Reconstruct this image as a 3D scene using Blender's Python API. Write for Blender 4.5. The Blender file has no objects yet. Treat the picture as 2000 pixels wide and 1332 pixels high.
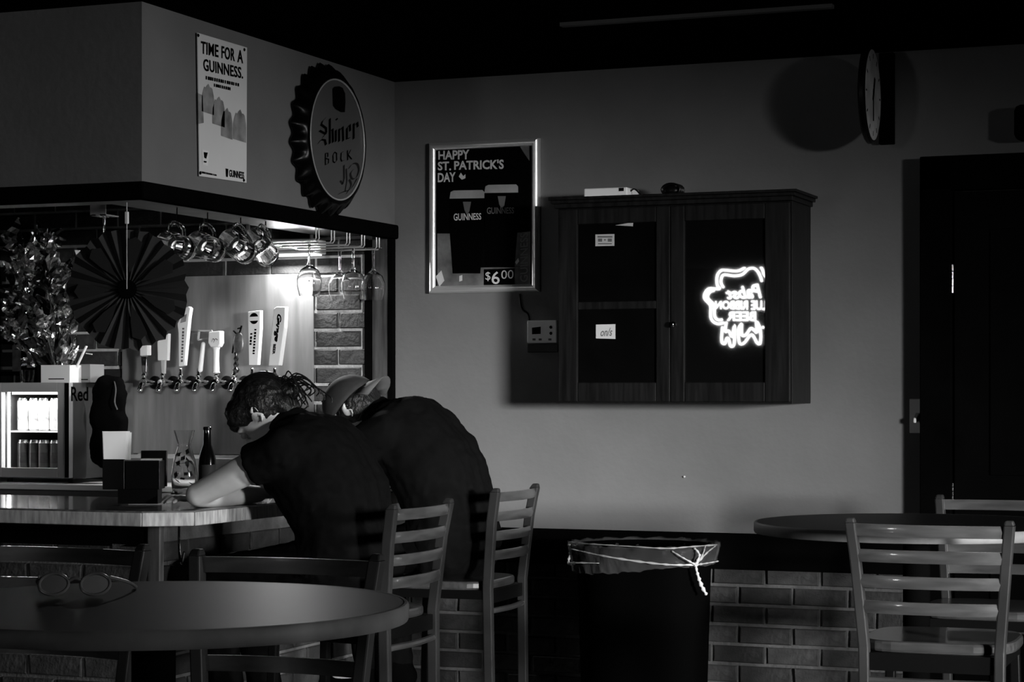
import bpy, bmesh, math, random
from mathutils import Vector, Matrix, Quaternion

SC = bpy.context.scene
COL = SC.collection
PI = math.pi
R = math.radians

# ------------------------------------------------------------------ camera
F, CX, HY = 4160.0, 1000.0, 770.0          # focal length, principal column and horizon row of a 2000x1332 frame
YAW, EYE = R(22.0), 1.43
cam_d = bpy.data.cameras.new('camera')
cam_d.sensor_width = 36.0
cam_d.lens = F / 2000.0 * 36.0
cam_d.shift_y = (HY - 666.0) / 2000.0
cam_d.clip_start = 0.05
cam = bpy.data.objects.new('camera', cam_d)
COL.objects.link(cam)
cam.location = (0, 0, EYE)
cam.rotation_euler = (PI / 2, 0, YAW)
SC.camera = cam

# ------------------------------------------------------------------ view and world
SC.view_settings.view_transform = 'Standard'
SC.view_settings.look = 'None'
SC.view_settings.gamma = 1.0
SC.view_settings.use_curve_mapping = False
SC.view_settings.exposure = 0.0
wd = bpy.data.worlds.new('world')
wd.use_nodes = True
wd.node_tree.nodes['Background'].inputs[0].default_value = (0.5, 0.5, 0.5, 1)
wd.node_tree.nodes['Background'].inputs[1].default_value = 0.002
SC.world = wd

# ------------------------------------------------------------------ pixel -> place helpers
CY, SY = math.cos(YAW), math.sin(YAW)


def ray(px, py):
    r = (px - CX) / F
    u = (HY - py) / F
    return Vector((CY * r - SY, SY * r + CY, u))


def at_y(px, py, Y):
    d = ray(px, py)
    t = Y / d.y
    return Vector((d.x * t, Y, EYE + d.z * t))


def at_x(px, py, X):
    d = ray(px, py)
    t = X / d.x
    return Vector((X, d.y * t, EYE + d.z * t))


def at_z(px, py, Z):
    d = ray(px, py)
    t = (Z - EYE) / d.z
    return Vector((d.x * t, d.y * t, Z))


def at_d(px, py, t):
    d = ray(px, py)
    return Vector((d.x * t, d.y * t, EYE + d.z * t))


WALL = 7.485            # back wall plane
SOF = -3.515            # soffit side plane
CEIL = 2.64

# ------------------------------------------------------------------ lights


def aim(o, target):
    o.rotation_euler = (Vector(target) - o.location).to_track_quat('-Z', 'Y').to_euler()


def area(name, loc, target, w, h, power, spread=180.0):
    d = bpy.data.lights.new(name, 'AREA')
    d.shape = 'RECTANGLE'
    d.size, d.size_y = w, h
    d.energy = power
    d.spread = R(spread)
    o = bpy.data.objects.new(name, d)
    COL.objects.link(o)
    o.location = loc
    aim(o, target)
    return o


# daylight outside the two windows of the right wall
area('window_right_offscreen', (7.82, -1.72, 1.84), (-3.2, 7.4, 0.80), 1.9, 1.1, 36, 13)
area('window_right_side_offscreen', (7.69, 3.43, 2.03), (-3.0, 5.0, 0.95), 1.3, 1.0, 30, 28)

# ------------------------------------------------------------------ materials
MATS = {}


def mat(name, c, rough=0.6, metal=0.0, spec=0.5, noise=0.0, nscale=8.0, stretch=(1, 1, 1), bump=0.0, bscale=40.0,
        emit=None, estr=0.0, trans=0.0, ior=1.45, coat=0.0, aniso=0.0, alpha=1.0):
    if name in MATS:
        return MATS[name]
    m = bpy.data.materials.new(name)
    m.use_nodes = True
    nt = m.node_tree
    b = nt.nodes['Principled BSDF']
    c3 = (c, c, c) if isinstance(c, (int, float)) else c
    b.inputs['Base Color'].default_value = (*c3, 1)
    b.inputs['Roughness'].default_value = rough
    b.inputs['Metallic'].default_value = metal
    b.inputs['Specular IOR Level'].default_value = spec
    b.inputs['IOR'].default_value = ior
    b.inputs['Transmission Weight'].default_value = trans
    b.inputs['Coat Weight'].default_value = coat
    b.inputs['Alpha'].default_value = alpha
    if aniso:
        b.inputs['Anisotropic'].default_value = aniso
    if emit is not None:
        b.inputs['Emission Color'].default_value = (emit, emit, emit, 1)
        b.inputs['Emission Strength'].default_value = estr
    tc = nt.nodes.new('ShaderNodeTexCoord')
    mp = nt.nodes.new('ShaderNodeMapping')
    mp.inputs['Scale'].default_value = stretch
    nt.links.new(tc.outputs['Object'], mp.inputs['Vector'])
    n = nt.nodes.new('ShaderNodeTexNoise')
    n.inputs['Scale'].default_value = nscale
    n.inputs['Detail'].default_value = 6
    nt.links.new(mp.outputs['Vector'], n.inputs['Vector'])
    if noise > 0:
        rp = nt.nodes.new('ShaderNodeMapRange')
        rp.inputs['From Min'].default_value = 0.3
        rp.inputs['From Max'].default_value = 0.7
        rp.inputs['To Min'].default_value = 1 - noise
        rp.inputs['To Max'].default_value = 1 + noise
        nt.links.new(n.outputs['Fac'], rp.inputs['Value'])
        mx = nt.nodes.new('ShaderNodeVectorMath')
        mx.operation = 'SCALE'
        mx.inputs[0].default_value = c3
        nt.links.new(rp.outputs['Result'], mx.inputs['Scale'])
        nt.links.new(mx.outputs['Vector'], b.inputs['Base Color'])
    if bump > 0:
        n2 = nt.nodes.new('ShaderNodeTexNoise')
        n2.inputs['Scale'].default_value = bscale
        n2.inputs['Detail'].default_value = 5
        nt.links.new(mp.outputs['Vector'], n2.inputs['Vector'])
        bp = nt.nodes.new('ShaderNodeBump')
        bp.inputs['Strength'].default_value = bump
        bp.inputs['Distance'].default_value = 0.01
        nt.links.new(n2.outputs['Fac'], bp.inputs['Height'])
        nt.links.new(bp.outputs['Normal'], b.inputs['Normal'])
    MATS[name] = m
    return m


PLASTER = mat('grey_plaster', 0.13, 0.75, noise=0.12, nscale=2.5, bump=0.12, bscale=35)
BLACKPAINT = mat('black_paint', 0.002, 0.6, spec=0.0, noise=0.2)
CEILM = mat('black_ceiling', 0.003, 0.9, spec=0.0, noise=0.3, nscale=4)
FLOORM = mat('dark_floor', 0.006, 0.5, spec=0.3, noise=0.3, nscale=3)
DARKWALL = mat('dark_room_wall', 0.008, 0.9, spec=0.1, noise=0.2)
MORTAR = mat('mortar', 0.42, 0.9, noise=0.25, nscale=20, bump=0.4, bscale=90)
MORTAR_SHADED = mat('shaded_mortar', 0.08, 0.9, noise=0.3, nscale=20, bump=0.4, bscale=90)  # mortar copy for the low walls, their shade put into its colour
BRICKS = [mat('brick_%s' % t, c, 0.85, noise=0.45, nscale=26, bump=0.5, bscale=60) for t, c in
          (('dark', 0.012), ('mid', 0.02), ('pale', 0.032))]
DWOOD = mat('dark_wood', 0.022, 0.45, spec=0.4, noise=0.5, nscale=6, stretch=(12, 12, 1))
DWOODH = mat('dark_wood_level', 0.09, 0.45, spec=0.4, noise=0.5, nscale=6, stretch=(1, 1, 14))
CABWOOD = mat('cabinet_wood', 0.006, 0.4, spec=0.12, noise=0.6, nscale=5, stretch=(14, 14, 1))
POSTWOOD = mat('post_wood', 0.04, 0.55, noise=0.6, nscale=5, stretch=(10, 10, 1))
BARWOOD = mat('bar_top_wood', 0.10, 0.16, spec=0.5, noise=0.5, nscale=5, stretch=(8, 1.2, 8), coat=0.4)
EDGEWOOD = mat('bar_edge_wood', 0.36, 0.5, noise=0.4, nscale=10, stretch=(8, 8, 1.5))
STEEL = mat('brushed_steel', 0.2, 0.45, metal=0.35, noise=0.25, nscale=4, stretch=(6, 1, 0.6))
CHROME = mat('chrome', 0.85, 0.08, metal=1.0)
ALU = mat('polished_aluminium', 0.9, 0.36, metal=0.8)
WIRE = mat('bright_wire', 0.8, 0.25, metal=0.7)
BLACKPL = mat('black_plastic', 0.003, 0.35, spec=0.2)
BLACKMATT = mat('black_matt', 0.0015, 0.8, spec=0.0)
WHITE = mat('white_plastic', 0.75, 0.4)
PAPER = mat('white_paper', 0.8, 0.8)
GREYPL = mat('grey_plastic', 0.42, 0.45)
GLASS = mat('clear_glass', 1.0, 0.02, trans=1.0, ior=1.48)
GLASSW = mat('table_glass', 1.0, 0.05, trans=1.0, ior=1.5, spec=0.8)
DGLASS = mat('dark_glass', 0.003, 0.015, spec=0.6)
SHIRT = mat('black_cotton', 0.004, 0.9, spec=0.02, noise=0.2, nscale=60, bump=0.25, bscale=14)
DENIM = mat('dark_denim', 0.003, 0.9, spec=0.0, noise=0.3, nscale=50)
SKIN = mat('skin', 0.48, 0.5, spec=0.4, noise=0.08, nscale=20)
HAIRM = mat('dark_hair', 0.006, 0.35, spec=0.5, noise=0.5, nscale=30, stretch=(1, 4, 1), bump=0.8, bscale=60)
CAPM = mat('grey_cap_cloth', 0.02, 0.85, noise=0.2, nscale=60)
SLAT = mat('polished_slat', 0.04, 0.28, spec=0.8, noise=0.35, nscale=8, stretch=(1, 8, 8), coat=0.6)
CHAIRM = mat('black_chair_frame', 0.003, 0.35, spec=0.12)
CHAIRP = mat('worn_chair_post', 0.02, 0.45, spec=0.2, noise=0.3)
TABLETOP = mat('dark_table_top', 0.003, 0.45, spec=0.14, noise=0.3)
TABLEEDGE = mat('worn_table_edge', 0.09, 0.6, noise=0.45, nscale=9)
FOIL = mat('crumpled_foil', 0.9, 0.2, metal=1.0, bump=0.6, bscale=25)
FOILD = mat('dark_foil', 0.05, 0.25, metal=0.6, bump=0.6, bscale=25)
PLEAT = mat('black_pleated_paper', 0.022, 0.5, spec=0.4, noise=0.3)
PRINTK = mat('print_black', 0.002, 0.8, spec=0.0)
PRINTG = mat('print_grey', 0.10, 0.7)
PRINTM = mat('print_mid', 0.22, 0.7, noise=0.5, nscale=14)
PRINTW = mat('print_white', 0.7, 0.7)
LAMINATE = mat('grey_laminate', 0.10, 0.6, noise=0.2)

# ------------------------------------------------------------------ mesh builder


class MB:
    def __init__(self):
        self.v, self.f, self.fm, self.M, self.mi = [], [], [], None, 0

    def p(self, co):
        co = Vector(co)
        if self.M is not None:
            co = self.M @ co
        self.v.append(co)
        return len(self.v) - 1

    def face(self, idx):
        self.f.append(tuple(idx))
        self.fm.append(self.mi)

    def poly(self, pts):
        self.face([self.p(q) for q in pts])
        return self

    def hexa(self, b, t):
        """b, t: four points each, same winding"""
        i = [self.p(q) for q in list(b) + list(t)]
        for q in ((3, 2, 1, 0), (4, 5, 6, 7), (0, 1, 5, 4), (1, 2, 6, 5), (2, 3, 7, 6), (3, 0, 4, 7)):
            self.face([i[k] for k in q])
        return self

    def box(self, lo, hi):
        x0, y0, z0 = lo
        x1, y1, z1 = hi
        return self.hexa([(x0, y0, z0), (x1, y0, z0), (x1, y1, z0), (x0, y1, z0)],
                         [(x0, y0, z1), (x1, y0, z1), (x1, y1, z1), (x0, y1, z1)])

    def cbox(self, c, s):
        c = Vector(c)
        h = Vector(s) / 2
        return self.box(c - h, c + h)

    def bar(self, a, b, w, h, up=(0, 0, 1)):
        a, b = Vector(a), Vector(b)
        d = (b - a).normalized()
        u = Vector(up)
        s = d.cross(u)
        if s.length < 1e-4:
            s = d.cross(Vector((1, 0, 0)))
        s.normalize()
        u = s.cross(d).normalized()
        q = [(-1, -1), (1, -1), (1, 1), (-1, 1)]
        return self.hexa([a + s * x * w / 2 + u * y * h / 2 for x, y in q], [b + s * x * w / 2 + u * y * h / 2 for x, y in q])

    def slab(self, pts, off):
        """prism: polygon pts pushed by vector off"""
        off = Vector(off)
        n = len(pts)
        a = [self.p(q) for q in pts]
        b = [self.p(Vector(q) + off) for q in pts]
        self.face(a[::-1])
        self.face(b)
        for k in range(n):
            self.face((a[k], a[(k + 1) % n], b[(k + 1) % n], b[k]))
        return self

    def tube(self, path, r, seg=8, cap=True, closed=False):
        path = [Vector(q) for q in path]
        n = len(path)
        rs = r if isinstance(r, (list, tuple)) else [r] * n
        rings = []
        ref = None
        for k in range(n):
            if closed:
                d = path[(k + 1) % n] - path[(k - 1) % n]
            else:
                d = path[min(k + 1, n - 1)] - path[max(k - 1, 0)]
            d.normalize()
            if ref is None:
                ref = Vector((0, 0, 1)) if abs(d.z) < 0.9 else Vector((1, 0, 0))
            s = d.cross(ref)
            if s.length < 1e-5:
                s = d.cross(Vector((0, 1, 0)))
            s.normalize()
            ref = s.cross(d).normalized()
            rings.append([self.p(path[k] + (s * math.cos(2 * PI * j / seg) + ref * math.sin(2 * PI * j / seg)) * rs[k]) for j in range(seg)])
        for k in range(n if closed else n - 1):
            a, b = rings[k], rings[(k + 1) % n]
            for j in range(seg):
                self.face((a[j], a[(j + 1) % seg], b[(j + 1) % seg], b[j]))
        if cap and not closed:
            self.face(rings[0][::-1])
            self.face(rings[-1])
        return self

    def lathe(self, prof, seg=24, o=(0, 0, 0), axis=(0, 0, 1), close=True):
        """prof: (radius, height) pairs along axis"""
        o = Vector(o)
        q = Vector((0, 0, 1)).rotation_difference(Vector(axis).normalized())
        rings = []
        for r, h in prof:
            if r < 1e-6:
                rings.append([self.p(o + q @ Vector((0, 0, h)))])
            else:
                rings.append([self.p(o + q @ Vector((r * math.cos(2 * PI * j / seg), r * math.sin(2 * PI * j / seg), h))) for j in range(seg)])
        for a, b in zip(rings, rings[1:]):
            for j in range(seg):
                k = (j + 1) % seg
                if len(a) == 1 and len(b) == 1:
                    continue
                if len(a) == 1:
                    self.face((a[0], b[k], b[j]))
                elif len(b) == 1:
                    self.face((a[j], a[k], b[0]))
                else:
                    self.face((a[j], a[k], b[k], b[j]))
        if close:
            if len(rings[0]) > 1:
                self.face(rings[0][::-1])
            if len(rings[-1]) > 1:
                self.face(rings[-1])
        return self

    def ball(self, c, r, seg=16, rings=10, rot=None):
        c = Vector(c)
        r = (r, r, r) if isinstance(r, (int, float)) else r
        rows = []
        for i in range(rings + 1):
            th = PI * i / rings
            row = []
            for j in range(seg):
                ph = 2 * PI * j / seg
                q = Vector((r[0] * math.sin(th) * math.cos(ph), r[1] * math.sin(th) * math.sin(ph), r[2] * math.cos(th)))
                if rot is not None:
                    q = rot @ q
                row.append(c + q)
                if i in (0, rings):
                    break
            rows.append([self.p(q) for q in row])
        for a, b in zip(rows, rows[1:]):
            for j in range(seg):
                k = (j + 1) % seg
                if len(a) == 1:
                    self.face((a[0], b[j], b[k]))
                elif len(b) == 1:
                    self.face((a[k], a[j], b[0]))
                else:
                    self.face((a[j], b[j], b[k], a[k]))
        return self

    def capsule(self, a, b, ra, rb, seg=16, flat=False):
        a, b = Vector(a), Vector(b)
        d = b - a
        L = d.length
        prof = []
        if not flat:
            prof += [(ra * math.sin(t), -ra * math.cos(t)) for t in (0, .5, 1.0)]
        prof += [(ra, 0), (rb, L)]
        if not flat:
            prof += [(rb * math.cos(t), L + rb * math.sin(t)) for t in (.57, 1.07, PI / 2)]
        else:
            prof = [(0, 0)] + prof + [(0, L)]
        prof = [(max(r, 0) if r > 1e-5 else 0, h) for r, h in prof]
        return self.lathe(prof, seg, a, d, close=False)

    def build(self, name, mats, parent=None, smooth=False, local=False, bevel=0.0, solid=0.0, subsurf=0, angle=40, recalc=True):
        me = bpy.data.meshes.new(name)
        off = Vector((0, 0, 0))
        if parent is not None and not local:
            q = parent
            while q is not None:
                off += q.location
                q = q.parent
        me.from_pydata([tuple(q - off) for q in self.v], [], self.f)
        if not isinstance(mats, (list, tuple)):
            mats = [mats]
        for m in mats:
            me.materials.append(m)
        if len(mats) > 1:
            for pl, k in zip(me.polygons, self.fm):
                pl.material_index = k
        if recalc:
            bm = bmesh.new()
            bm.from_mesh(me)
            bmesh.ops.recalc_face_normals(bm, faces=bm.faces)
            bm.to_mesh(me)
            bm.free()
        o = bpy.data.objects.new(name, me)
        COL.objects.link(o)
        if parent is not None:
            o.parent = parent
        if bevel > 0:
            md = o.modifiers.new('bevel', 'BEVEL')
            md.width = bevel
            md.segments = 2
            md.limit_method = 'ANGLE'
            md.angle_limit = R(35)
        if solid > 0:
            md = o.modifiers.new('solid', 'SOLIDIFY')
            md.thickness = solid
        if subsurf:
            md = o.modifiers.new('sub', 'SUBSURF')
            md.levels = md.render_levels = subsurf
        if smooth:
            for pl in me.polygons:
                pl.use_smooth = True
            if not subsurf:
                try:
                    me.set_sharp_from_angle(angle=R(angle))
                except Exception:
                    pass
        return o


def thing(name, label, cat, loc=(0, 0, 0), rotz=0.0, group=None):
    o = bpy.data.objects.new(name, None)
    COL.objects.link(o)
    o.empty_display_size = 0.1
    o.location = loc
    o.rotation_euler = (0, 0, rotz)
    return tag(o, label, cat, group)


def tag(o, label, cat, group=None):
    o['label'] = label
    o['category'] = cat
    if group:
        o['group'] = group
    return o


def struct(o):
    o['kind'] = 'structure'
    return o


def dup(root, loc, rotz, label=None, group=None):
    r = root.copy()
    COL.objects.link(r)
    r.location = loc
    r.rotation_euler = (0, 0, rotz)
    if label:
        r['label'] = label
    if group:
        r['group'] = group
    for ch in list(root.children):
        c = ch.copy()
        COL.objects.link(c)
        c.parent = r
        for g in list(ch.children):
            d = g.copy()
            COL.objects.link(d)
            d.parent = c
    return r


def text_mesh(body, bold=0.0, shear=0.0, space=1.0):
    cu = bpy.data.curves.new('t', 'FONT')
    cu.body = body
    cu.size = 1.0
    cu.offset = bold
    cu.shear = shear
    cu.space_character = space
    cu.align_x = 'LEFT'
    cu.resolution_u = 3
    ob = bpy.data.objects.new('t', cu)
    COL.objects.link(ob)
    dg = bpy.context.evaluated_depsgraph_get()
    dg.update()
    me = bpy.data.meshes.new_from_object(ob.evaluated_get(dg))
    vs = [v.co.copy() for v in me.vertices]
    fs = [tuple(p.vertices) for p in me.polygons]
    bpy.data.objects.remove(ob)
    bpy.data.curves.remove(cu)
    bpy.data.meshes.remove(me)
    x0 = min(v.x for v in vs)
    x1 = max(v.x for v in vs)
    y0 = min(v.y for v in vs)
    y1 = max(v.y for v in vs)
    return [((v.x - x0) / (x1 - x0), (v.y - y0) / (y1 - y0)) for v in vs], fs


def put_text(mb, body, quad, fn, bold=0.0, shear=0.0, space=1.0):
    """quad: photo pixels of the text box (top-left, top-right, bottom-right, bottom-left); fn maps a pixel onto the surface"""
    vs, fs = text_mesh(body, bold, shear, space)
    (ax, ay), (bx, by), (cx, cy), (dx, dy) = quad
    idx = []
    for u, v in vs:
        w = 1 - v
        x = (1 - w) * ((1 - u) * ax + u * bx) + w * ((1 - u) * dx + u * cx)
        y = (1 - w) * ((1 - u) * ay + u * by) + w * ((1 - u) * dy + u * cy)
        idx.append(mb.p(fn(x, y)))
    for f in fs:
        mb.face([idx[k] for k in f])


def prints(name, mtl, parent, fn, *polys):
    for pts in polys:
        MB().poly([fn(*q) for q in pts]).build(name, mtl, parent)


def put_marks(mb, quad, fn, n, seed=1):
    """illegible small print: a row of little ink bars filling the quad"""
    rr = random.Random(seed)
    (ax, ay), (bx, by), (cx, cy), (dx, dy) = quad
    for k in range(n):
        u0, u1 = (k + 0.08) / n, (k + rr.uniform(0.55, 0.9)) / n
        L = lambda p, q, u: (p[0] + (q[0] - p[0]) * u, p[1] + (q[1] - p[1]) * u)
        mb.poly([fn(*L(quad[3], quad[2], u0)), fn(*L(quad[3], quad[2], u1)), fn(*L(quad[0], quad[1], u1)), fn(*L(quad[0], quad[1], u0))])


def nib(mb, pts, w, fn, ang=40):
    """broad pen stroke: polyline in pixels swept by a slanted nib of length w"""
    nx, ny = math.cos(R(ang)) * w / 2, -math.sin(R(ang)) * w / 2
    for (x0, y0), (x1, y1) in zip(pts, pts[1:]):
        q = [(x0 - nx, y0 - ny), (x0 + nx, y0 + ny), (x1 + nx, y1 + ny), (x1 - nx, y1 - ny)]
        mb.poly([fn(*k) for k in q])


def bez(p0, p1, p2, p3, n=8):
    out = []
    for k in range(n + 1):
        t = k / n
        a, b, c, d = (1 - t) ** 3, 3 * t * (1 - t) ** 2, 3 * t * t * (1 - t), t ** 3
        out.append(tuple(a * i + b * j + c * q + d * w for i, j, q, w in zip(p0, p1, p2, p3)))
    return out


def spline(pts, n=6, closed=False):
    """Catmull-Rom through the points"""
    P = [Vector(q) for q in pts]
    out = []
    m = len(P)
    for k in range(m if closed else m - 1):
        if closed:
            a, b, c, d = P[(k - 1) % m], P[k], P[(k + 1) % m], P[(k + 2) % m]
        else:
            a, b, c, d = P[max(k - 1, 0)], P[k], P[k + 1], P[min(k + 2, m - 1)]
        for j in range(n):
            t = j / n
            out.append(0.5 * ((2 * b) + (c - a) * t + (2 * a - 5 * b + 4 * c - d) * t * t + (3 * b - a - 3 * c + d) * t ** 3))
    if not closed:
        out.append(P[-1])
    return out


def remeshed(mb, name, mats, parent, voxel, smooth=6, factor=0.5, bumpy=0.0, tex=0.05, dec=None):
    """join the builder's volumes into one continuous skin"""
    tmp = mb.build(name + '_tmp', mats, parent)
    md = tmp.modifiers.new('r', 'REMESH')
    md.mode = 'VOXEL'
    md.voxel_size = voxel
    md.use_smooth_shade = True
    md = tmp.modifiers.new('s', 'SMOOTH')
    md.iterations = smooth
    md.factor = factor
    if bumpy > 0:
        t = bpy.data.textures.new('fold', 'CLOUDS')
        t.noise_scale = tex
        md = tmp.modifiers.new('d', 'DISPLACE')
        md.texture = t
        md.strength = bumpy
        md.mid_level = 0.5
    if dec:
        md = tmp.modifiers.new('dec', 'DECIMATE')
        md.ratio = dec
    dg = bpy.context.evaluated_depsgraph_get()
    dg.update()
    me = bpy.data.meshes.new_from_object(tmp.evaluated_get(dg))
    me.name = name
    bpy.data.objects.remove(tmp)
    for pl in me.polygons:
        pl.use_smooth = True
    o = bpy.data.objects.new(name, me)
    COL.objects.link(o)
    o.parent = parent
    return o


# ================================================================== THE ROOM
XL, XR, YF = -9.0, 7.2, -5.3
struct(MB().box((XL, YF, -0.1), (XR, WALL, 0.0)).build('floor', FLOORM))
struct(MB().box((XL, YF, CEIL), (XR, WALL, CEIL + 0.1)).build('ceiling', CEILM))
struct(MB().box((XL - 0.1, YF, 0), (XL, WALL, CEIL)).build('wall_left', DARKWALL))
struct(MB().box((XL, YF - 0.1, 0), (XR, YF, CEIL)).build('wall_front', DARKWALL))
# right wall with the daylight window opening
WY0, WY1, WZ0, WZ1 = -2.3, 0.4, 0.7, 2.45
wr = MB()
WINS = ((WY0, WY1), (2.6, 4.5))
wr.box((XR, YF, 0), (XR + 0.1, WY0, CEIL)).box((XR, WY1, 0), (XR + 0.1, 2.6, CEIL)).box((XR, 4.5, 0), (XR + 0.1, WALL, CEIL))
for q0, q1 in WINS:
    wr.box((XR, q0, 0), (XR + 0.1, q1, WZ0)).box((XR, q0, WZ1), (XR + 0.1, q1, CEIL))
struct(wr.build('wall_right', DARKWALL))
for k, (q0, q1) in enumerate(WINS):
    w = MB()
    for a, b in (((q0, WZ0), (q1, WZ0 + 0.06)), ((q0, WZ1 - 0.06), (q1, WZ1)), ((q0, WZ0), (q0 + 0.06, WZ1)), ((q1 - 0.06, WZ0), (q1, WZ1))):
        w.box((XR + 0.02, a[0], a[1]), (XR + 0.08, b[0], b[1]))
    w1 = struct(w.build('window_%d' % (k + 1), BLACKPAINT))
    MB().box((XR + 0.045, q0 + 0.06, WZ0 + 0.06), (XR + 0.05, q1 - 0.06, WZ1 - 0.06)).build('pane', mat('window_glass', 0.9, 0.02, alpha=0.06), w1)

# back wall: plaster over a brick wainscot, bare brick behind the bar
wb = struct(MB().box((XL, WALL, 0), (XR, WALL + 0.15, CEIL)).build('wall_back', PLASTER))

BR_L, BR_H, MJ = 0.190, 0.0600, 0.0115


def brick_mesh(k, mats):
    rnd = random.Random(k)
    m = MB()
    L, H, D = BR_L / 2, BR_H / 2, 0.012
    c = 0.004
    j = lambda s: rnd.uniform(-s, s)
    base = [(-L, D, -H), (L, D, -H), (L, D, H), (-L, D, H)]
    mid = [(x + j(0.0015), -0.004, z + j(0.0012)) for x, y, z in base]
    top = [(x * (1 - c / L) + j(0.002), -0.0085 + j(0.0015), z * (1 - c / H) + j(0.0012)) for x, y, z in base]
    a, b, t = ([m.p(q) for q in s] for s in (base, mid, top))
    m.face(t)
    for q, r in ((a, b), (b, t)):
        for i in range(4):
            m.face((q[i], q[(i + 1) % 4], r[(i + 1) % 4], r[i]))
    o = m.build('brick_shape', mats[k % len(mats)], None)
    me = o.data
    bpy.data.objects.remove(o)
    return me


BMESH = [brick_mesh(k, BRICKS) for k in range(9)]


def bricks(parent, x0, x1, z0, z1, place, rotz, meshes, seed, skip=None, phase=0.0):
    """running bond; place(a, z) gives the world point for distance a along the wall"""
    rnd = random.Random(seed)
    off = Vector((0, 0, 0))
    q = parent
    while q is not None:
        off += q.location
        q = q.parent
    row = 0
    z = z0
    while z + BR_H < z1 + 0.02:
        a = x0 + phase + (0.5 if row % 2 else 0.0) * (BR_L + MJ) - (BR_L + MJ)
        while a < x1:
            s, e = max(a, x0), min(a + BR_L, x1)
            if e - s > 0.035 and not (skip and skip(s, e, z, z + BR_H)):
                o = bpy.data.objects.new('brick', rnd.choice(meshes))
                COL.objects.link(o)
                o.parent = parent
                o.location = place((s + e) / 2, z + BR_H / 2) - off
                o.rotation_euler = (rnd.uniform(-.006, .006), rnd.uniform(-.006, .006), rotz + rnd.uniform(-.008, .008))
                o.scale = ((e - s) / BR_L, rnd.uniform(0.7, 1.2), 1)
            a += BR_L + MJ
        z += BR_H + MJ
        row += 1


# wainscot to the right of the bar
wain = MB().box((SOF + 0.02, WALL - 0.012, 0.1), (-1.5, WALL, 0.80)).build('brick_wainscot', MORTAR_SHADED, wb)
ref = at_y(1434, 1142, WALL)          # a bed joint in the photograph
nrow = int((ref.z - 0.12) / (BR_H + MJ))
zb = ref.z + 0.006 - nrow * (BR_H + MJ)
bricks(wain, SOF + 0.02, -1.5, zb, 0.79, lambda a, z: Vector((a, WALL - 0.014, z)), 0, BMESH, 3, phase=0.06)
MB().box((SOF + 0.02, WALL - 0.035, 0.795), (-1.5, WALL, 0.925)).build('chair_rail', BLACKPAINT, wb, bevel=0.004)

# brick behind the bar
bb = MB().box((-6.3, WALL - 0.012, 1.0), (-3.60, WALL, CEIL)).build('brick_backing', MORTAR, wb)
PTL, PTR = at_y(372, 536, 7.45), at_y(612, 534, 7.45)
PAN_X0, PAN_X1 = at_y(238, 700, 7.45).x, PTR.x
PAN_Z1, PAN_Z0 = PTR.z, 1.19
ref = at_y(660, 680, WALL)
nrow = int((ref.z - 1.1) / (BR_H + MJ))
zb = ref.z + 0.006 - nrow * (BR_H + MJ)
bricks(bb, -6.25, -3.62, zb, 2.45, lambda a, z: Vector((a, WALL - 0.014, z)), 0, BMESH, 5,
       skip=lambda s, e, z0, z1: s > PAN_X0 + 0.02 and e < PAN_X1 - 0.02 and z1 < PAN_Z1 - 0.02, phase=0.09)

# soffit hanging over the bar
LIP, ST = 2.03, 2.08
YC = 5.656
sf = bpy.data.objects.new('wall_soffit', None)
COL.objects.link(sf)
struct(sf)
MB().box((SOF - 0.30, YC + 0.30, ST), (SOF, WALL, CEIL)).build('side_fascia', PLASTER, sf)
MB().box((XL, YC, ST), (SOF - 0.001, YC + 0.30, CEIL)).build('front_fascia', PLASTER, sf)
MB().box((SOF - 0.001, YC, ST), (SOF, YC + 0.30, CEIL)).build('corner_facing', PLASTER, sf)
m = MB()
m.slab([(XL, YC - 0.02, LIP), (SOF + 0.02, YC - 0.02, LIP), (SOF + 0.02, WALL, LIP), (SOF - 0.02, WALL, LIP), (SOF - 0.02, YC + 0.02, LIP), (XL, YC + 0.02, LIP)], (0, 0, 0.055))
m.build('lip_trim', BLACKPAINT, sf, bevel=0.008)
m = MB()
m.box((XL, YC + 0.02, LIP + 0.02), (SOF - 0.02, YC + 0.30, ST)).box((SOF - 0.30, YC + 0.30, LIP + 0.02), (SOF - 0.02, WALL, ST))
m.build('underside_board', DWOODH, sf)

# timber end post of the back bar
m = MB()
pe = struct(MB().box((SOF - 0.085, WALL - 0.022, 0.0), (SOF + 0.0, WALL, LIP + 0.02)).build('trim_1', POSTWOOD))
MB().box((SOF - 0.118, WALL - 0.024, 1.0), (SOF - 0.085, WALL, LIP)).build('dark_batten', BLACKPAINT, pe)
MB().box((SOF - 0.02, WALL - 0.026, 0.0), (SOF + 0.006, WALL, LIP + 0.03)).build('corner_bead', BLACKPAINT, pe, bevel=0.005)

# slim metal rail under the ceiling
a, b = at_z(1100, 62, 2.615), at_z(1620, 19, 2.615)
ym = (a.y + b.y) / 2
m = MB().box((a.x, ym, 2.628), (b.x, ym + 0.03, CEIL))
struct(m.build('trim_2', mat('ceiling_strip', 0.05, 0.5)))

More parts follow.
